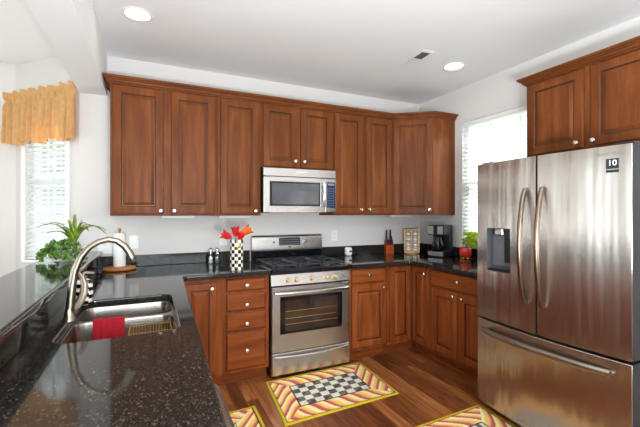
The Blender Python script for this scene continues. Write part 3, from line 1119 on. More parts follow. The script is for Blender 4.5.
# ------------------------------------------------------------------ potted plants on the bar top
pp = thing('potted_plant', 'spiky bromeliad and trailing ivy in a white pot on the bar top', 'plant', (-0.50, 2.98, 1.0725))
B().lathe([(0.048, 0), (0.053, 0.004), (0.064, 0.092), (0.067, 0.096), (0.066, 0.106), (0.059, 0.106), (0.056, 0.09), (0.045, 0.086)], 0, 0, 32).build('pot', 'pot', pp, ang=50)
B().lathe([(0.055, 0.0905), (0.040, 0.100), (0.004, 0.104)], 0, 0, 20).build('soil', 'soil', pp)
rnd = random.Random(3)
lv = B()
right = Vector((0.907, -0.421, 0))
fwd = Vector((0.421, 0.907, 0))
for k in range(300):
    # ivy mound spilling over the front and left of the pot
    a = rnd.uniform(0, 2 * PI)
    rr = rnd.uniform(0.05, 0.15)
    zc_ = 0.145 * (1 - (rr / 0.175) ** 1.7) + rnd.uniform(-0.035, 0.02)
    c = right * (rr * math.cos(a) - 0.034) + fwd * (rr * math.sin(a) * 0.75 - 0.02) + Vector((0, 0, max(0.014, zc_)))
    sz = rnd.uniform(0.012, 0.022)
    q = Vector((rnd.uniform(-1, 1), rnd.uniform(-1, 0.6), rnd.uniform(0.0, 1))).to_track_quat('Z', 'Y')
    sp_ = rnd.uniform(0, 2 * PI)
    vs_ = []
    for j, (r_, up_) in enumerate(((1.25, 0), (0.72, 0.1), (1.05, 0.0), (0.7, 0.12), (0.85, -0.05), (0.7, 0.12), (1.05, 0.0), (0.72, 0.1))):
        aa = sp_ + j * PI / 4
        vs_.append(c + q @ Vector((sz * r_ * math.cos(aa), sz * r_ * math.sin(aa), sz * up_)))
    vs_.append(c)
    lv.add(vs_, [(j, (j + 1) % 8, 8) for j in range(8)])
fo = lv.build('ivy_foliage', 'leaf', pp, smooth=False)
fo['kind'] = 'stuff'
for v in fo.data.vertices:
    v.co.z = max(v.co.z, 0.003)
SP = [(-0.245, -0.02, 0.225, 0.050), (-0.215, 0.03, 0.185, 0.030), (-0.15, -0.06, 0.245, 0.04), (-0.08, 0.05, 0.275, 0.0),
      (0.005, 0.0, 0.315, 0.0), (-0.02, -0.03, 0.275, 0.0), (0.04, 0.03, 0.275, 0.0), (0.085, 0.0, 0.25, 0.03), (0.23, -0.02, 0.185, 0.075),
      (0.19, 0.05, 0.205, 0.05), (0.13, -0.05, 0.205, 0.05), (-0.03, -0.09, 0.225, 0.02), (0.05, 0.10, 0.24, 0.02)]
for (dx, dy, dz, arch) in SP:
    rows = []
    for i in range(11):
        t = i / 10
        lat = t ** 1.25
        zz = 0.110 + (dz - 0.110) * math.sin(min(1.0, t * 1.0) * PI / 2) + arch * math.sin(PI * t)
        c = right * (0.035 + dx * lat - 0.0) + fwd * dy * lat + Vector((0, 0, zz))
        wd = 0.0185 * (1 - t) ** 0.55 * (0.6 + 0.9 * min(1, t * 4) * 0.5) + 0.0006
        side = Vector((-dy, dx, 0)) if abs(dx) + abs(dy) > 0.06 else Vector((1, 0, 0))
        side = (right * side.x + fwd * side.y).normalized()
        rows.append([c - side * wd + Vector((0, 0, 0.004)), c, c + side * wd + Vector((0, 0, 0.004))])
    lo = B().rings(rows, 0, False, False, close=False).build('spear_leaf', 'spear', pp, ang=80)
    q = lo.modifiers.new('thickness', 'SOLIDIFY')
    q.thickness = 0.0012

# ------------------------------------------------------------------ the stove
rg = thing('gas_range', 'stainless gas stove with black cooktop and oven door', 'stove', (0.915, 2.94, 0))
RW = 0.760
B().box(0.004, RW - 0.004, 0.045, 0.69, 0.022, 0.884).build('range_body', 'dgrey', rg)
B().box(0.02, RW - 0.02, 0.09, 0.66, 0, 0.0215).build('base_plinth', 'blackpl', rg)
dr = B().box(0.006, RW - 0.006, 0.0, 0.044, 0.024, 0.214, c=0.008).build('storage_drawer', 'steel', rg)


def bow_handle(x0, x1, z, y, depth, rad, droop, n=15, zr=1.0):
    pts = []
    for i in range(n):
        t = i / (n - 1)
        q = 1 - (2 * t - 1) ** 2
        pts.append((x0 + (x1 - x0) * t, y - depth * (0.35 + 0.65 * q), z - droop * q))
    b_ = B().tube(pts, rad, 12, flat=(zr, 0.8))
    for p in (pts[1], pts[-2]):
        b_.tube([(p[0], y + 0.002, p[2]), (p[0], p[1], p[2])], rad * 0.75, 8)
    return b_


bow_handle(0.03, RW - 0.03, 0.185, 0.0, 0.022, 0.010, 0.012, zr=1.3).build('handle', 'steel', dr)
od = B()
wx0, wx1, wz0, wz1 = 0.085, RW - 0.09, 0.372, 0.690
od.box(0.006, wx0, 0, 0.044, 0.222, 0.772, c=0.006).box(wx1, RW - 0.006, 0, 0.044, 0.222, 0.772, c=0.006)
od.box(wx0 - 0.006, wx1 + 0.006, 0.0005, 0.044, 0.222, wz0).box(wx0 - 0.006, wx1 + 0.006, 0.0005, 0.044, wz1, 0.772)
od.box(wx0 - 0.006, wx1 + 0.006, 0.030, 0.044, wz0, wz1)
oo = od.build('oven_door', 'steel', rg)
fr = B()
fr.box(wx0, wx1, -0.002, 0.02, wz0, wz0 + 0.028, c=0.004).box(wx0, wx1, -0.002, 0.02, wz1 - 0.032, wz1, c=0.004)
fr.box(wx0, wx0 + 0.04, -0.002, 0.02, wz0 + 0.028, wz1 - 0.032).box(wx1 - 0.04, wx1, -0.002, 0.02, wz0 + 0.028, wz1 - 0.032)
fr.build('window_frame', 'black', oo)
B().box(wx0 + 0.035, wx1 - 0.035, 0.004, 0.012, wz0 + 0.02, wz1 - 0.025).build('oven_window', mat('oven_glass', (52, 38, 28), 0.06, var=0.6, bscale=5), oo)
rk = B()
for z in (0.45, 0.50, 0.56):
    rk.box(wx0 + 0.045, wx1 - 0.045, 0.0015, 0.004, z, z + 0.0035)
rk.build('oven_rack', 'brass', oo)
bow_handle(0.03, RW - 0.03, 0.722, 0.0, 0.05, 0.013, 0.0, zr=1.1).build('handle', 'steel', oo)
cp = B()
cp.rings([[(x, 0.004, 0.786), (x, 0.044, 0.786), (x, 0.044, 0.874), (x, 0.020, 0.874)] for x in (0.004, RW - 0.004)])
cpo = cp.build('control_panel', 'steel', rg)
for x in (0.150, 0.228, 0.376, 0.520, 0.604):
    kb = B().lathe([(0.021, 0), (0.021, 0.006), (0.017, 0.010), (0.016, 0.026), (0.013, 0.029)], 0, 0, 20, axis='-y')
    kb.box(-0.004, 0.004, -0.036, -0.026, -0.015, 0.015, c=0.002)
    kb.xf(Matrix.Translation((x, 0.0095, 0.826)) @ Matrix.Rotation(R(-10), 4, 'X'))
    kb.build('control_knob', 'brass', cpo)
ct = B().box(0.0, RW, 0.008, 0.640, 0.8845, 0.926, c=0.012)
cto = ct.build('cooktop', 'black', rg)
for gx0, gx1 in ((0.03, 0.255), (0.268, 0.492), (0.505, 0.73)):
    g = B()
    z0, z1 = 0.938, 0.952
    for (a, c_, d, e) in ((gx0, gx1, 0.055, 0.067), (gx0, gx1, 0.583, 0.595), (gx0, gx0 + 0.012, 0.067, 0.583), (gx1 - 0.012, gx1, 0.067, 0.583)):
        g.box(a, c_, d, e, z0, z1, c=0.003)
    xm = (gx0 + gx1) / 2
    g.box(gx0, gx1, 0.319, 0.331, z0, z1, c=0.003)
    for yc in (0.19, 0.46):
        g.box(xm - 0.005, xm + 0.005, yc - 0.115, yc - 0.03, z0 + 0.003, z1 + 0.004, c=0.002)
        g.box(xm - 0.005, xm + 0.005, yc + 0.03, yc + 0.115, z0 + 0.003, z1 + 0.004, c=0.002)
        g.box(gx0 + 0.006, xm - 0.03, yc - 0.005, yc + 0.005, z0 + 0.003, z1 + 0.004, c=0.002)
        g.box(xm + 0.03, gx1 - 0.006, yc - 0.005, yc + 0.005, z0 + 0.003, z1 + 0.004, c=0.002)
    for x in (gx0 + 0.006, gx1 - 0.006):
        for y in (0.061, 0.325, 0.589):
            g.lathe([(0.007, 0.9255), (0.006, z0 + 0.002)], x, y, 8)
    g.build('burner_grate', 'iron', cto)
    for yc in (0.19, 0.46):
        B().lathe([(0.046, 0.9262), (0.044, 0.930), (0.034, 0.931), (0.034, 0.937), (0.028, 0.940), (0.004, 0.941)], xm, yc, 22).build('burner', 'iron', cto)
bg_ = B()
bg_.rings([[(x, 0.632, 0.885), (x, 0.700, 0.885), (x, 0.700, 1.012), (x, 0.628, 1.012)] for x in (0.004, RW - 0.004)])
bgo = bg_.build('backguard_base', 'black', rg)
uo = B()
prof = [(0.626, 1.0125), (0.613, 1.020), (0.610, 1.040), (0.622, 1.135), (0.627, 1.160), (0.636, 1.172), (0.648, 1.174), (0.665, 1.160), (0.700, 1.110), (0.700, 1.0125)]
uo.rings([[(x, y, z) for y, z in prof] for x in (0.0, RW)])
ug = uo.build('backguard', 'steel', rg, ang=30)


def on_guard(b_, x, z):
    y = 0.610 + (z - 1.04) * (0.012 / 0.09) - 0.001
    return b_.xf(Matrix.Translation((x, y, z)) @ Matrix.Rotation(R(-7.6), 4, 'X'))


on_guard(B().box(-0.115, 0.115, -0.002, 0.003, -0.040, 0.040, c=0.002), 0.392, 1.108).build('clock_display', 'dgrey', ug)
lg = B()
for r_ in range(3):
    for c_ in range(9):
        lg.box(-0.100 + c_ * 0.023, -0.088 + c_ * 0.023, -0.003, -0.001, -0.030 + r_ * 0.022, -0.023 + r_ * 0.022)
on_guard(lg, 0.392, 1.108).build('display_keys', 'legend', ug)
on_guard(B().lathe([(0.024, 0), (0.024, 0.004), (0.019, 0.006), (0.018, 0.024), (0.014, 0.026)], 0, 0, 22, axis='-y'), 0.560, 1.106).build('oven_knob', 'nickel', ug)
on_guard(B().lathe([(0.009, 0), (0.009, 0.004), (0.006, 0.005)], 0, 0, 16, axis='-y'), 0.222, 1.104).build('button', 'black', ug)
on_guard(B().lathe([(0.010, 0), (0.010, 0.003), (0.006, 0.004)], 0, 0, 16, axis='-y'), 0.392, 1.050).build('round_badge', 'black', ug)

# ------------------------------------------------------------------ microwave
mw = thing('microwave', 'stainless over-the-range microwave with a dark window', 'microwave', (0.936, 3.23, 1.402))
MW, MH = 0.740, 0.418
B().box(0, MW, 0.028, YB - 3.23 - 0.002, 0, MH).build('microwave_body', 'blackpl', mw)
B().box(0, MW, 0.0, 0.027, 0.337, MH, c=0.005).build('vent_panel', 'steel', mw)
B().box(0.318, 0.424, -0.002, 0.001, 0.379, 0.390, c=0.001).build('badge', 'chrome', mw)
ud = B()
ud.box(0, 0.060, 0, 0.027, 0.004, 0.333, c=0.004).box(0.568, 0.620, 0, 0.027, 0.004, 0.333, c=0.004)
ud.box(0.054, 0.572, 0.0005, 0.027, 0.004, 0.063).box(0.054, 0.572, 0.0005, 0.027, 0.292, 0.333)
ud.box(0.054, 0.572, 0.018, 0.027, 0.063, 0.292)
mdo = ud.build('door', 'steel', mw)
B().box(0.0605, 0.5675, 0.001, 0.017, 0.0635, 0.2915, c=0.002).build('door_window', 'black', mdo)
B().box(0.078, 0.552, -0.0005, 0.0008, 0.080, 0.276).build('window_mesh', 'greygl', mdo)
hb = B()
pts = [(0.597, -0.018 - 0.020 * (1 - (2 * i / 12 - 1) ** 2), 0.055 + 0.245 * i / 12) for i in range(13)]
hb.tube(pts, 0.014, 12, flat=(1, 0.7), up=(1, 0, 0))
for i in (1, 11):
    hb.tube([(0.597, 0.002, pts[i][2]), pts[i]], 0.008, 8)
hb.build('handle', 'chrome', mdo)
cpn = B().box(0.622, MW, 0, 0.027, 0.004, 0.333, c=0.004).build('control_panel', 'steel', mw)
cpk = B().box(0.640, MW - 0.012, -0.0015, 0.001, 0.050, 0.300).build('keypad', 'navy', cpn)
lg = B()
for r_ in range(8):
    for c_ in range(3):
        lg.box(0.650 + c_ * 0.026, 0.664 + c_ * 0.026, -0.0028, -0.0016, 0.066 + r_ * 0.024, 0.074 + r_ * 0.024)
lg.box(0.650, 0.716, -0.0028, -0.0016, 0.268, 0.288)
lg.build('key_legend', 'legend', cpk)

# ------------------------------------------------------------------ refrigerator (faces -x)
fg = thing('refrigerator', 'stainless french-door refrigerator with a water dispenser and bottom freezer', 'refrigerator', (2.13, 1.902, 0), R(-90))
FW, FD = 0.929, 0.83
B().box(0.004, FW - 0.004, 0.095, FD, 0.03, 1.742, c=0.006).build('fridge_body', 'dgrey', fg)
B().box(0.02, FW - 0.02, 0.13, FD - 0.05, 0.0, 0.0295).build('base_grille', 'blackpl', fg)


def bow(x):
    t = 2 * x / FW - 1
    return -0.034 * (1 - t * t) - 0.004


def bowed_door(name, x0, x1, z0, z1, hole=None, material='steelv'):
    """door panel whose front follows the bow; local y of front = bow(x)"""
    xs = [x0 + (x1 - x0) * i / 16 for i in range(17)]
    zs = [z0, z1]
    if hole:
        xs = sorted(set(xs) | {hole[0], hole[1]})
        zs = sorted(set(zs) | {hole[2], hole[3]})
    b_ = B()

    def cell(xa, xb, za, zb):
        ya, yb = bow(xa), bow(xb)
        b_.add([(xa, ya, za), (xb, yb, za), (xb, yb, zb), (xa, ya, zb)], [(0, 1, 2, 3)])
    for i in range(len(xs) - 1):
        for j in range(len(zs) - 1):
            xm, zm = (xs[i] + xs[i + 1]) / 2, (zs[j] + zs[j + 1]) / 2
            if hole and hole[0] < xm < hole[1] and hole[2] < zm < hole[3]:
                continue
            cell(xs[i], xs[i + 1], zs[j], zs[j + 1])
    yb = 0.085
    e = 0.006
    # rounded sides, top and bottom back to the seal
    for (xa, sg) in ((x0, -1), (x1, 1)):
        b_.add([(xa, bow(xa), z0), (xa, bow(xa), z1), (xa, yb, z1), (xa, yb, z0)], [(0, 1, 2, 3)], 2)
    for z in (z0, z1):
        vs = [(x, bow(x), z) for x in xs] + [(x, yb, z) for x in reversed(xs)]
        b_.add(vs, [tuple(range(len(vs)))], 2)
    b_.add([(x0, yb, z0), (x1, yb, z0), (x1, yb, z1), (x0, yb, z1)], [(0, 1, 2, 3)])
    if hole:
        h0, h1, g0, g1 = hole
        yd = 0.060
        b_.add([(h0, bow(h0), g0), (h1, bow(h1), g0), (h1, yd, g0), (h0, yd, g0)], [(0, 1, 2, 3)], 1)
        b_.add([(h0, bow(h0), g1), (h1, bow(h1), g1), (h1, yd, g1), (h0, yd, g1)], [(0, 1, 2, 3)], 1)
        b_.add([(h0, bow(h0), g0), (h0, bow(h0), g1), (h0, yd, g1), (h0, yd, g0)], [(0, 1, 2, 3)], 1)
        b_.add([(h1, bow(h1), g0), (h1, bow(h1), g1), (h1, yd, g1), (h1, yd, g0)], [(0, 1, 2, 3)], 1)
        b_.add([(h0, yd, g0), (h1, yd, g0), (h1, yd, g1), (h0, yd, g1)], [(0, 1, 2, 3)], 1)
    me_o = b_.build(name, [material, 'greypl', 'dgrey'], fg, ang=25)
    import bmesh
    bm = bmesh.new()
    bm.from_mesh(me_o.data)
    bmesh.ops.remove_doubles(bm, verts=bm.verts, dist=1e-5)
    bmesh.ops.recalc_face_normals(bm, faces=bm.faces)
    bm.to_mesh(me_o.data)
    bm.free()
    for p in me_o.data.polygons:
        p.use_smooth = True
    me_o.data.set_sharp_from_angle(angle=R(25))
    bv = me_o.modifiers.new('eased_edges', 'BEVEL')
    bv.width = 0.004
    bv.segments = 2
    bv.limit_method = 'ANGLE'
    bv.angle_limit = R(50)
    return me_o


HX0, HX1, HZ0, HZ1 = 0.090, 0.283, 1.008, 1.298
XS = 0.463
dL = bowed_door('left_door', 0.0, XS - 0.004, 0.672, 1.742, (HX0, HX1, HZ0, HZ1))
dR = bowed_door('right_door', XS + 0.004, FW, 0.672, 1.742)
dF = bowed_door('freezer_drawer', 0.0, FW, 0.075, 0.658)


def vbar(x, z0, z1):
    pts = []
    y0 = bow(x)
    for i in range(17):
        t = i / 16
        q = 1 - (2 * t - 1) ** 2
        pts.append((x, y0 - 0.012 - 0.054 * q ** 0.75, z0 + (z1 - z0) * t))
    b_ = B().tube(pts, 0.0165, 14, flat=(0.85, 1.0), up=(1, 0, 0))
    for i in (0, 16):
        b_.tube([(x, y0 + 0.004, pts[i][2]), pts[i]], 0.011, 10)
    return b_


vbar(XS - 0.062, 0.852, 1.545).build('handle', 'bronze', dL, ang=60)
vbar(XS + 0.046, 0.852, 1.545).build('handle', 'bronze', dR, ang=60)
pts = []
for i in range(17):
    t = i / 16
    x = 0.075 + (0.848 - 0.075) * t
    q = 1 - (2 * t - 1) ** 2
    pts.append((x, bow(x) - 0.022 - 0.026 * q ** 0.7, 0.594))
hb = B().tube(pts, 0.0185, 14, flat=(1.0, 0.8))
for i in (0, 16):
    hb.tube([(pts[i][0], bow(pts[i][0]) + 0.004, 0.594), pts[i]], 0.012, 10)
hb.build('handle', 'nickel', dF, ang=60)
ds = B().box(HX0 + 0.006, HX1 - 0.006, 0.030, 0.0595, HZ0 + 0.03, HZ1 - 0.05, c=0.004)
dso = ds.build('dispenser_panel', 'greypl', dL)
B().box(HX0 + 0.050, HX0 + 0.115, -0.005, 0.055, HZ1 - 0.046, HZ1 - 0.002, c=0.006).build('water_nozzle', 'chrome', dL)
B().box(HX0 + 0.118, HX1 - 0.004, 0.005, 0.055, HZ1 - 0.060, HZ1 - 0.002, c=0.004).build('ice_chute', 'blackpl', dL)
B().box(HX1 - 0.085, HX1 - 0.03, 0.018, 0.029, HZ0 + 0.06, HZ1 - 0.065, c=0.004).build('dispenser_paddle', 'blackpl', dL)
B().box(HX0 + 0.004, HX1 - 0.004, -0.01, 0.028, HZ0 + 0.001, HZ0 + 0.012, c=0.003).build('drip_tray', 'dgrey', dL)
for x in (0.05, FW - 0.05):
    B().box(x - 0.04, x + 0.04, 0.03, 0.16, 1.7425, 1.757, c=0.004).build('hinge_cover', 'blackpl', fg)
# lettering and sticker on the right door
lm = lambda x, z: Matrix.Translation((x, bow(x) - 0.0008, z)) @ Matrix.Rotation(math.atan((bow(x + 0.01) - bow(x - 0.01)) / 0.02), 4, 'Z') @ Matrix.Rotation(R(90), 4, 'X')
text('maker_lettering', 'SAMSUNG', 0.026, 'ink', dR, lm(0.836, 1.699))
sk_ = B().box(-0.027, 0.027, -0.0008, 0.0006, -0.022, 0.030).box(-0.027, 0.027, -0.0008, 0.0006, -0.040, -0.026)
sk_.xf(Matrix.Translation((0.848, bow(0.848), 1.645)) @ Matrix.Rotation(math.atan((bow(0.858) - bow(0.838)) / 0.02), 4, 'Z'))
so = sk_.build('warranty_sticker', 'sticker', dR)
text('sticker_number', '10', 0.040, 'white', so, lm(0.848, 1.652) @ Matrix.Translation((0, 0, 0.0006)))

# ------------------------------------------------------------------ things on the right worktop
kb = thing('knife_block', 'orange wooden knife block full of black-handled knives by the backsplash', 'knife block', (2.55, 3.565, CZ), R(-20))
b = B()
b.rings([[(x, -0.045, 0.0), (x, 0.050, 0.0), (x, 0.050, 0.145), (x, 0.030, 0.150), (x, -0.045, 0.096)] for x in (-0.043, 0.043)])
b.build('block', 'orangew', kb)
kp = [(-0.030, -0.030, 0.107, 0.052), (-0.010, -0.030, 0.107, 0.052), (0.010, -0.030, 0.107, 0.052), (0.030, -0.030, 0.107, 0.052),
      (-0.026, -0.004, 0.126, 0.072), (0.026, -0.004, 0.126, 0.072), (-0.022, 0.022, 0.145, 0.125), (0.022, 0.022, 0.145, 0.125)]
where = ['front row, far left', 'front row, second from left', 'front row, second from right', 'front row, far right',
         'middle row, left', 'middle row, right', 'tallest back row, left', 'tallest back row, right']
for (x, y, z, ln), wh in zip(kp, where):
    p = Matrix.Rotation(R(-20), 4, 'Z') @ Vector((x, y, z))
    kn = thing('kitchen_knife', 'black-handled knife in the orange block, ' + wh, 'knife', (2.55 + p.x, 3.565 + p.y, CZ + p.z), R(-20), 'knives in the block')
    B().box(-0.0090, 0.0090, -0.011, 0.011, 0.008, 0.008 + ln, c=0.005).build('handle', 'blackpl', kn)
    B().box(-0.0045, 0.0045, -0.007, 0.007, -0.006, 0.0078).build('bolster', 'chrome', kn)

sr = thing('spice_rack', 'pale wooden spice carousel holding four tiers of jars', 'spice rack', (2.83, 3.50, CZ), R(-38))
B().lathe([(0.085, 0), (0.085, 0.012)], 0, 0, 32).box(-0.088, 0.088, -0.088, 0.088, 0.0125, 0.026, c=0.003).build('rack_base', 'pine', sr)
B().box(-0.088, 0.088, -0.088, 0.088, 0.270, 0.284, c=0.003).build('rack_top', 'pine', sr)
for x in (-0.080, 0.080):
    for y in (-0.080, 0.080):
        B().box(x - 0.008, x + 0.008, y - 0.008, y + 0.008, 0.0262, 0.2698).build('post', 'pine', sr)
B().box(-0.012, 0.012, -0.012, 0.012, 0.0262, 0.2698).build('spindle', 'pine', sr)
tiers = []
for t in range(3):
    z = 0.080 + t * 0.061
    B().box(-0.080, -0.0125, -0.072, 0.072, z, z + 0.004).box(0.0125, 0.080, -0.072, 0.072, z, z + 0.004).build('shelf', 'pine', sr)
jar0 = None
names = ['bottom', 'second', 'third', 'top']
sides = [('left', 0), ('right', 0), ('left', 1), ('right', 1)]
for t in range(4):
    z = 0.0265 + (0 if t == 0 else 0.054 + (t - 1) * 0.061 + 0.0040)
    if t:
        z = 0.080 + (t - 1) * 0.061 + 0.0045
    for k in range(4):
        if jar0 is None:
            jar0 = thing('spice_jar', '', 'jar', (0, 0, 0), 0, 'jars in the spice carousel')
            B().lathe([(0.027, 0.0), (0.029, 0.003), (0.029, 0.036), (0.024, 0.040)], 0, 0, 18).build('jar_glass', 'spice', jar0)
            B().lathe([(0.0275, 0.0402), (0.0275, 0.050), (0.025, 0.052)], 0, 0, 18).build('lid', 'lid', jar0)
            B().lathe([(0.0294, 0.006), (0.0294, 0.033)], 0, 0, 18, cap=False).build('paper_label', 'lid', jar0)
            j = jar0
        else:
            j = copy_tree(jar0)
        lx, ly = ((-0.041, -0.043), (0.041, -0.043), (-0.041, 0.043), (0.041, 0.043))[k]
        p = Matrix.Rotation(R(-38), 4, 'Z') @ Vector((lx, ly, 0))
        j.location = (2.83 + p.x, 3.50 + p.y, CZ + z)
        j['label'] = 'white-lidded spice jar in the %s tier of the carousel, %s %s' % (
            names[t], ('front', 'front', 'back', 'back')[k], ('left', 'right', 'left', 'right')[k])

cf = thing('coffee_maker', 'black and steel drip coffee maker with a glass carafe', 'coffee maker', (2.885, 3.085, CZ), R(-71))
W2_, D2 = 0.094, 0.105
B().box(-W2_, W2_, -D2, D2, 0, 0.070, c=0.008).build('base_unit', 'blackpl', cf)
B().box(-W2_, W2_, 0.010, D2, 0.0702, 0.235, c=0.004).build('water_tank', 'blackpl', cf)
B().box(-W2_, W2_, -D2, D2, 0.2352, 0.345, c=0.010).build('brew_head', 'blackpl', cf)
B().box(-W2_ + 0.008, -0.024, -D2 - 0.003, -D2 + 0.002, 0.246, 0.334, c=0.001).build('steel_plate', 'steel', cf)
B().box(0.024, W2_ - 0.008, -D2 - 0.003, -D2 + 0.002, 0.246, 0.334, c=0.001).build('steel_plate', 'steel', cf)
B().box(-W2_ + 0.008, W2_ - 0.008, -D2 - 0.003, -D2 + 0.002, 0.014, 0.060, c=0.001).build('front_strip', 'steel', cf)
ca = B().lathe([(0.050, 0.071), (0.060, 0.076), (0.066, 0.105), (0.060, 0.150), (0.044, 0.185), (0.042, 0.200)], 0, -0.048, 28)
cao = ca.build('carafe', 'blackgl', cf, ang=60)
B().lathe([(0.043, 0.2005), (0.043, 0.212), (0.03, 0.222)], 0, -0.048, 24).build('carafe_lid', 'blackpl', cao)
B().tube([(0.02, -0.105, 0.195), (0.03, -0.150, 0.190), (0.034, -0.155, 0.150), (0.03, -0.125, 0.105), (0.02, -0.108, 0.10)], 0.008, 10).build('carafe_handle', 'blackpl', cao)

rp = thing('red_planter', 'round lobed red pot on gold feet with a lime green plant by the window', 'plant', (2.958, 2.80, CZ))
rb = B()
rs = []
for (r_, z) in ((0.030, 0.014), (0.050, 0.020), (0.060, 0.045), (0.061, 0.080), (0.055, 0.110), (0.047, 0.118), (0.040, 0.116), (0.038, 0.100)):
    rs.append([(r_ * (1 + 0.06 * abs(math.sin(4 * a)) - 0.03) * math.cos(a), r_ * (1 + 0.06 * abs(math.sin(4 * a)) - 0.03) * math.sin(a), z) for a in [2 * PI * j / 48 for j in range(48)]])
rb.rings(rs)
rb.build('pot', 'redglaze', rp, ang=60)
for k in range(6):
    a = k * PI / 3 + 0.3
    B().lathe([(0.003, 0.0), (0.011, 0.004), (0.013, 0.011), (0.010, 0.019), (0.003, 0.022)], 0.042 * math.cos(a), 0.042 * math.sin(a), 12).build('foot', 'gold', rp, ang=70)
B().lathe([(0.0375, 0.1005), (0.004, 0.108)], 0, 0, 16).build('soil', 'soil', rp)
B().tube([(-0.02, 0.0, 0.104), (-0.018, 0.004, 0.22), (-0.012, 0.006, 0.345)], [0.003, 0.0025, 0.0015], 8).build('support_stick', 'greypl', rp)
st = B()
rnd = random.Random(11)
lf = B()
for k in range(60):
    c = Vector((rnd.uniform(-0.03, 0.055), rnd.uniform(-0.135, 0.01), rnd.uniform(0.13, 0.275)))
    if k % 4 == 0:
        st.tube([(rnd.uniform(-0.01, 0.01), rnd.uniform(-0.01, 0.01), 0.104), (c.x * 0.5, c.y * 0.4, c.z * 0.75), c], 0.0016, 6)
    q = Vector((rnd.uniform(-1, 0.2), rnd.uniform(-1, 0.2), rnd.uniform(-0.2, 1))).to_track_quat('Z', 'Y')
    sz = rnd.uniform(0.018, 0.032)
    vs_ = []
    for j in range(8):
        aa = j * PI / 4
        vs_.append(c + q @ Vector((sz * math.cos(aa) * 1.25, sz * 0.7 * math.sin(aa), 0.15 * sz * math.cos(2 * aa))))
    vs_.append(c + q @ Vector((0, 0, 0.1 * sz)))
    lf.add(vs_, [(j, (j + 1) % 8, 8) for j in range(8)])
st.build('stems', 'stem', rp)
lo = lf.build('leaves', 'lime', rp, smooth=False)
lo['kind'] = 'stuff'

wj = thing('ceramic_shaker', 'small white rounded ceramic shaker alone right of the stove', 'shaker', (2.005, 3.57, CZ))
B().box(-0.038, 0.038, -0.030, 0.030, 0, 0.092, c=0.014).build('shaker_body', 'pot', wj)
B().box(-0.006, 0.028, -0.0315, -0.029, 0.042, 0.060, c=0.002).build('dark_mark', 'inkblack', wj)
B().lathe([(0.006, 0.0915), (0.006, 0.096), (0.003, 0.098)], -0.010, 0, 10).lathe([(0.006, 0.0915), (0.006, 0.096), (0.003, 0.098)], 0.014, 0, 10).build('stopper', 'greypl', wj)

for x, ln, z, y, lb in ((0.095, 0.27, 1.3765, 3.47, 'slim white light bar under the leftmost upper cabinet'), (0.58, 0.30, 1.3765, 3.47, 'slim white light bar under the cabinet left of the microwave'),
                 (2.47, 0.28, 1.3765, 3.40, 'slim white light bar under the diagonal corner cabinet')):
    ub = thing('under_cabinet_light', lb, 'light bar', (x, y, z), 0, 'light bars under the upper cabinets')
    B().box(0, ln, 0, 0.05, -0.022, -0.0003, c=0.004).build('housing', 'white', ub)
    B().box(0.01, ln - 0.01, 0.008, 0.042, -0.0245, -0.0222, c=0.001).build('diffuser', 'pot', ub)

# ------------------------------------------------------------------ outlets, ceiling fittings
for x, z, lb in ((-0.350, 1.105, 'white double outlet plate behind the faucet, leftmost'), (-0.130, 1.140, 'white outlet plate right of the paper towel roll'),
                 (0.647, 1.140, 'white outlet plate behind the red flowers'), (1.868, 1.146, 'white outlet plate right of the stove backguard')):
    ot = thing('wall_outlet', lb, 'outlet', (x, YB - 0.001, z), 0, 'outlets over the back worktop')
    wd = 0.056 if x < -0.3 else 0.036
    B().box(-wd, wd, -0.005, 0, -0.058, 0.058, c=0.002).build('cover_plate', 'white', ot)
    for dz in (-0.022, 0.022):
        B().box(-0.016, 0.016, -0.007, -0.0048, dz - 0.014, dz + 0.014, c=0.001).build('socket', 'cream', ot)

for (x, y, lb) in ((-0.078, 2.80, 'round recessed ceiling light at the upper left beside the beam'), (2.555, 2.555, 'round recessed ceiling light right of the ceiling vent')):
    rl = thing('recessed_light', lb, 'ceiling light', (x, y, ZC), 0, 'recessed ceiling lights')
    B().lathe([(0.098, -0.0005), (0.098, -0.004), (0.088, -0.007), (0.078, -0.004), (0.078, -0.0005)], 0, 0, 32).build('trim_ring', 'white', rl)
    B().lathe([(0.077, -0.0008), (0.077, -0.003), (0.02, -0.0034)], 0, 0, 28).build('lamp_lens', 'lamp', rl)

vt = thing('ceiling_vent', 'white rectangular ceiling vent with grey louvres', 'vent', (2.128, 2.56, ZC), R(-4))
B().box(-0.062, 0.062, -0.158, 0.158, -0.006, -0.0005, c=0.002).build('vent_frame', 'white', vt)
lv = B()
for k in range(6):
    x = -0.034 + k * 0.0135
    lv.box(x - 0.0045, x + 0.0045, -0.130, -0.010, -0.009, -0.0062)
lv.build('louvres', 'greypl', vt)

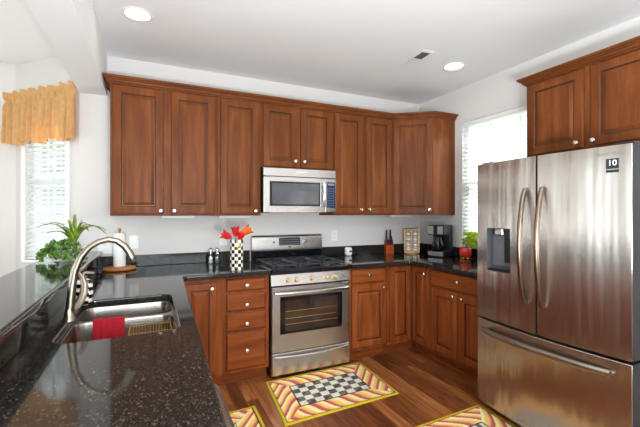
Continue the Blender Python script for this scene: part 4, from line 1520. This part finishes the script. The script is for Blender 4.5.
# ------------------------------------------------------------------ rugs
def rug(name, label, corners, nx, ny, seed, lx, ly, border=0.024, band=0.168):
    """corners: near-left, near-right, far-right, far-left; lx, ly its size; printed pattern as point colours"""
    rr = random.Random(seed)
    c = [Vector((*p, 0)) for p in corners]
    vs, cols = [], []
    yel, blk = (204, 174, 24), (34, 28, 16)
    ph = [rr.uniform(0, 6) for _ in range(8)]

    def mixc(a, b_, t):
        return tuple(a[k] * (1 - t) + b_[k] * t for k in range(3))
    for j in range(ny + 1):
        for i in range(nx + 1):
            u, v_ = i / nx, j / ny
            p = (c[0] * (1 - u) + c[1] * u) * (1 - v_) + (c[3] * (1 - u) + c[2] * u) * v_
            x, y = u * lx, v_ * ly
            d = min(x, lx - x, y, ly - y)
            vs.append((p.x, p.y, 0.007 if d > 0.004 else 0.001))
            if d < border:
                col = yel
            elif d < border + 0.006:
                col = blk
            elif d < band:
                dx, dy = min(x, lx - x), min(y, ly - y)
                along = x if dy < dx else y
                sgn = 1 if (dy < dx) == (True) else -1
                e = (d - border) / (band - border)
                if dy < dx:
                    s_ = along + (0.14 * e + 0.022 * math.sin(3.2 * e + ph[0])) * (1 if y < ly / 2 else -1)
                else:
                    s_ = along - (0.14 * e + 0.022 * math.sin(3.2 * e + ph[1])) * (1 if x < lx / 2 else -1)
                q = (s_ / 0.118) % 1.0
                q = (q + 0.06 * math.sin(s_ * 31 + ph[2]) + 0.05 * math.sin(e * 5 + ph[3])) % 1.0
                if q < 0.28:
                    col = mixc((190, 72, 62), (212, 104, 88), q / 0.28)
                elif q < 0.44:
                    col = mixc((226, 140, 112), (240, 190, 140), (q - 0.28) / 0.16)
                elif q < 0.70:
                    col = mixc((246, 200, 84), (248, 214, 96), (q - 0.44) / 0.26)
                else:
                    col = mixc((248, 236, 190), (244, 226, 170), (q - 0.70) / 0.30)
            elif d < band + 0.007:
                col = blk
            else:
                ix = int((x - band) / ((lx - 2 * band) / 9.0))
                iy = int((y - band) / ((ly - 2 * band) / 5.0))
                n_ = 0.5 + 0.5 * math.sin(x * 61 + ph[4] + 2 * math.sin(y * 47)) * math.sin(y * 73 + ph[5])
                if (ix + iy) % 2:
                    col = mixc((52, 49, 50), (150, 144, 138), n_ * 0.8)
                else:
                    col = mixc((238, 232, 214), (200, 194, 182), n_ * 0.5)
            cols.append(lin(col))
    b_ = B()
    fs = []
    W_ = nx + 1
    for j in range(ny):
        for i in range(nx):
            a = j * W_ + i
            fs.append((a, a + 1, a + 1 + W_, a + W_))
    b_.add(vs, fs)
    # a thin underside so that the mat has real thickness
    k0 = len(b_.v)
    b_.add([(c[q].x, c[q].y, 0.0005) for q in range(4)], [(0, 3, 2, 1)])
    cols += [lin(blk)] * 4
    o = b_.build(name, 'rug', smooth=False)
    at = o.data.color_attributes.new('dye', 'FLOAT_COLOR', 'POINT')
    for k_, cc in enumerate(cols):
        at.data[k_].color = cc
    return tag(o, label, 'rug')


rug('floor_mat', 'yellow-bordered striped and checkered mat in front of the stove', [(0.800, 2.272), (1.752, 2.312), (1.785, 2.955), (0.862, 2.932)], 180, 125, 1, 0.95, 0.66)
rug('floor_mat', 'yellow-bordered striped mat in front of the refrigerator', [(1.50, 0.98), (2.165, 0.99), (2.175, 1.935), (1.515, 1.905)], 125, 180, 2, 0.66, 0.95)
rug('floor_mat', 'yellow-bordered striped mat beside the sink counter, mostly hidden', [(0.21, 1.66), (0.672, 1.66), (0.690, 2.605), (0.21, 2.585)], 96, 180, 5, 0.47, 0.95)
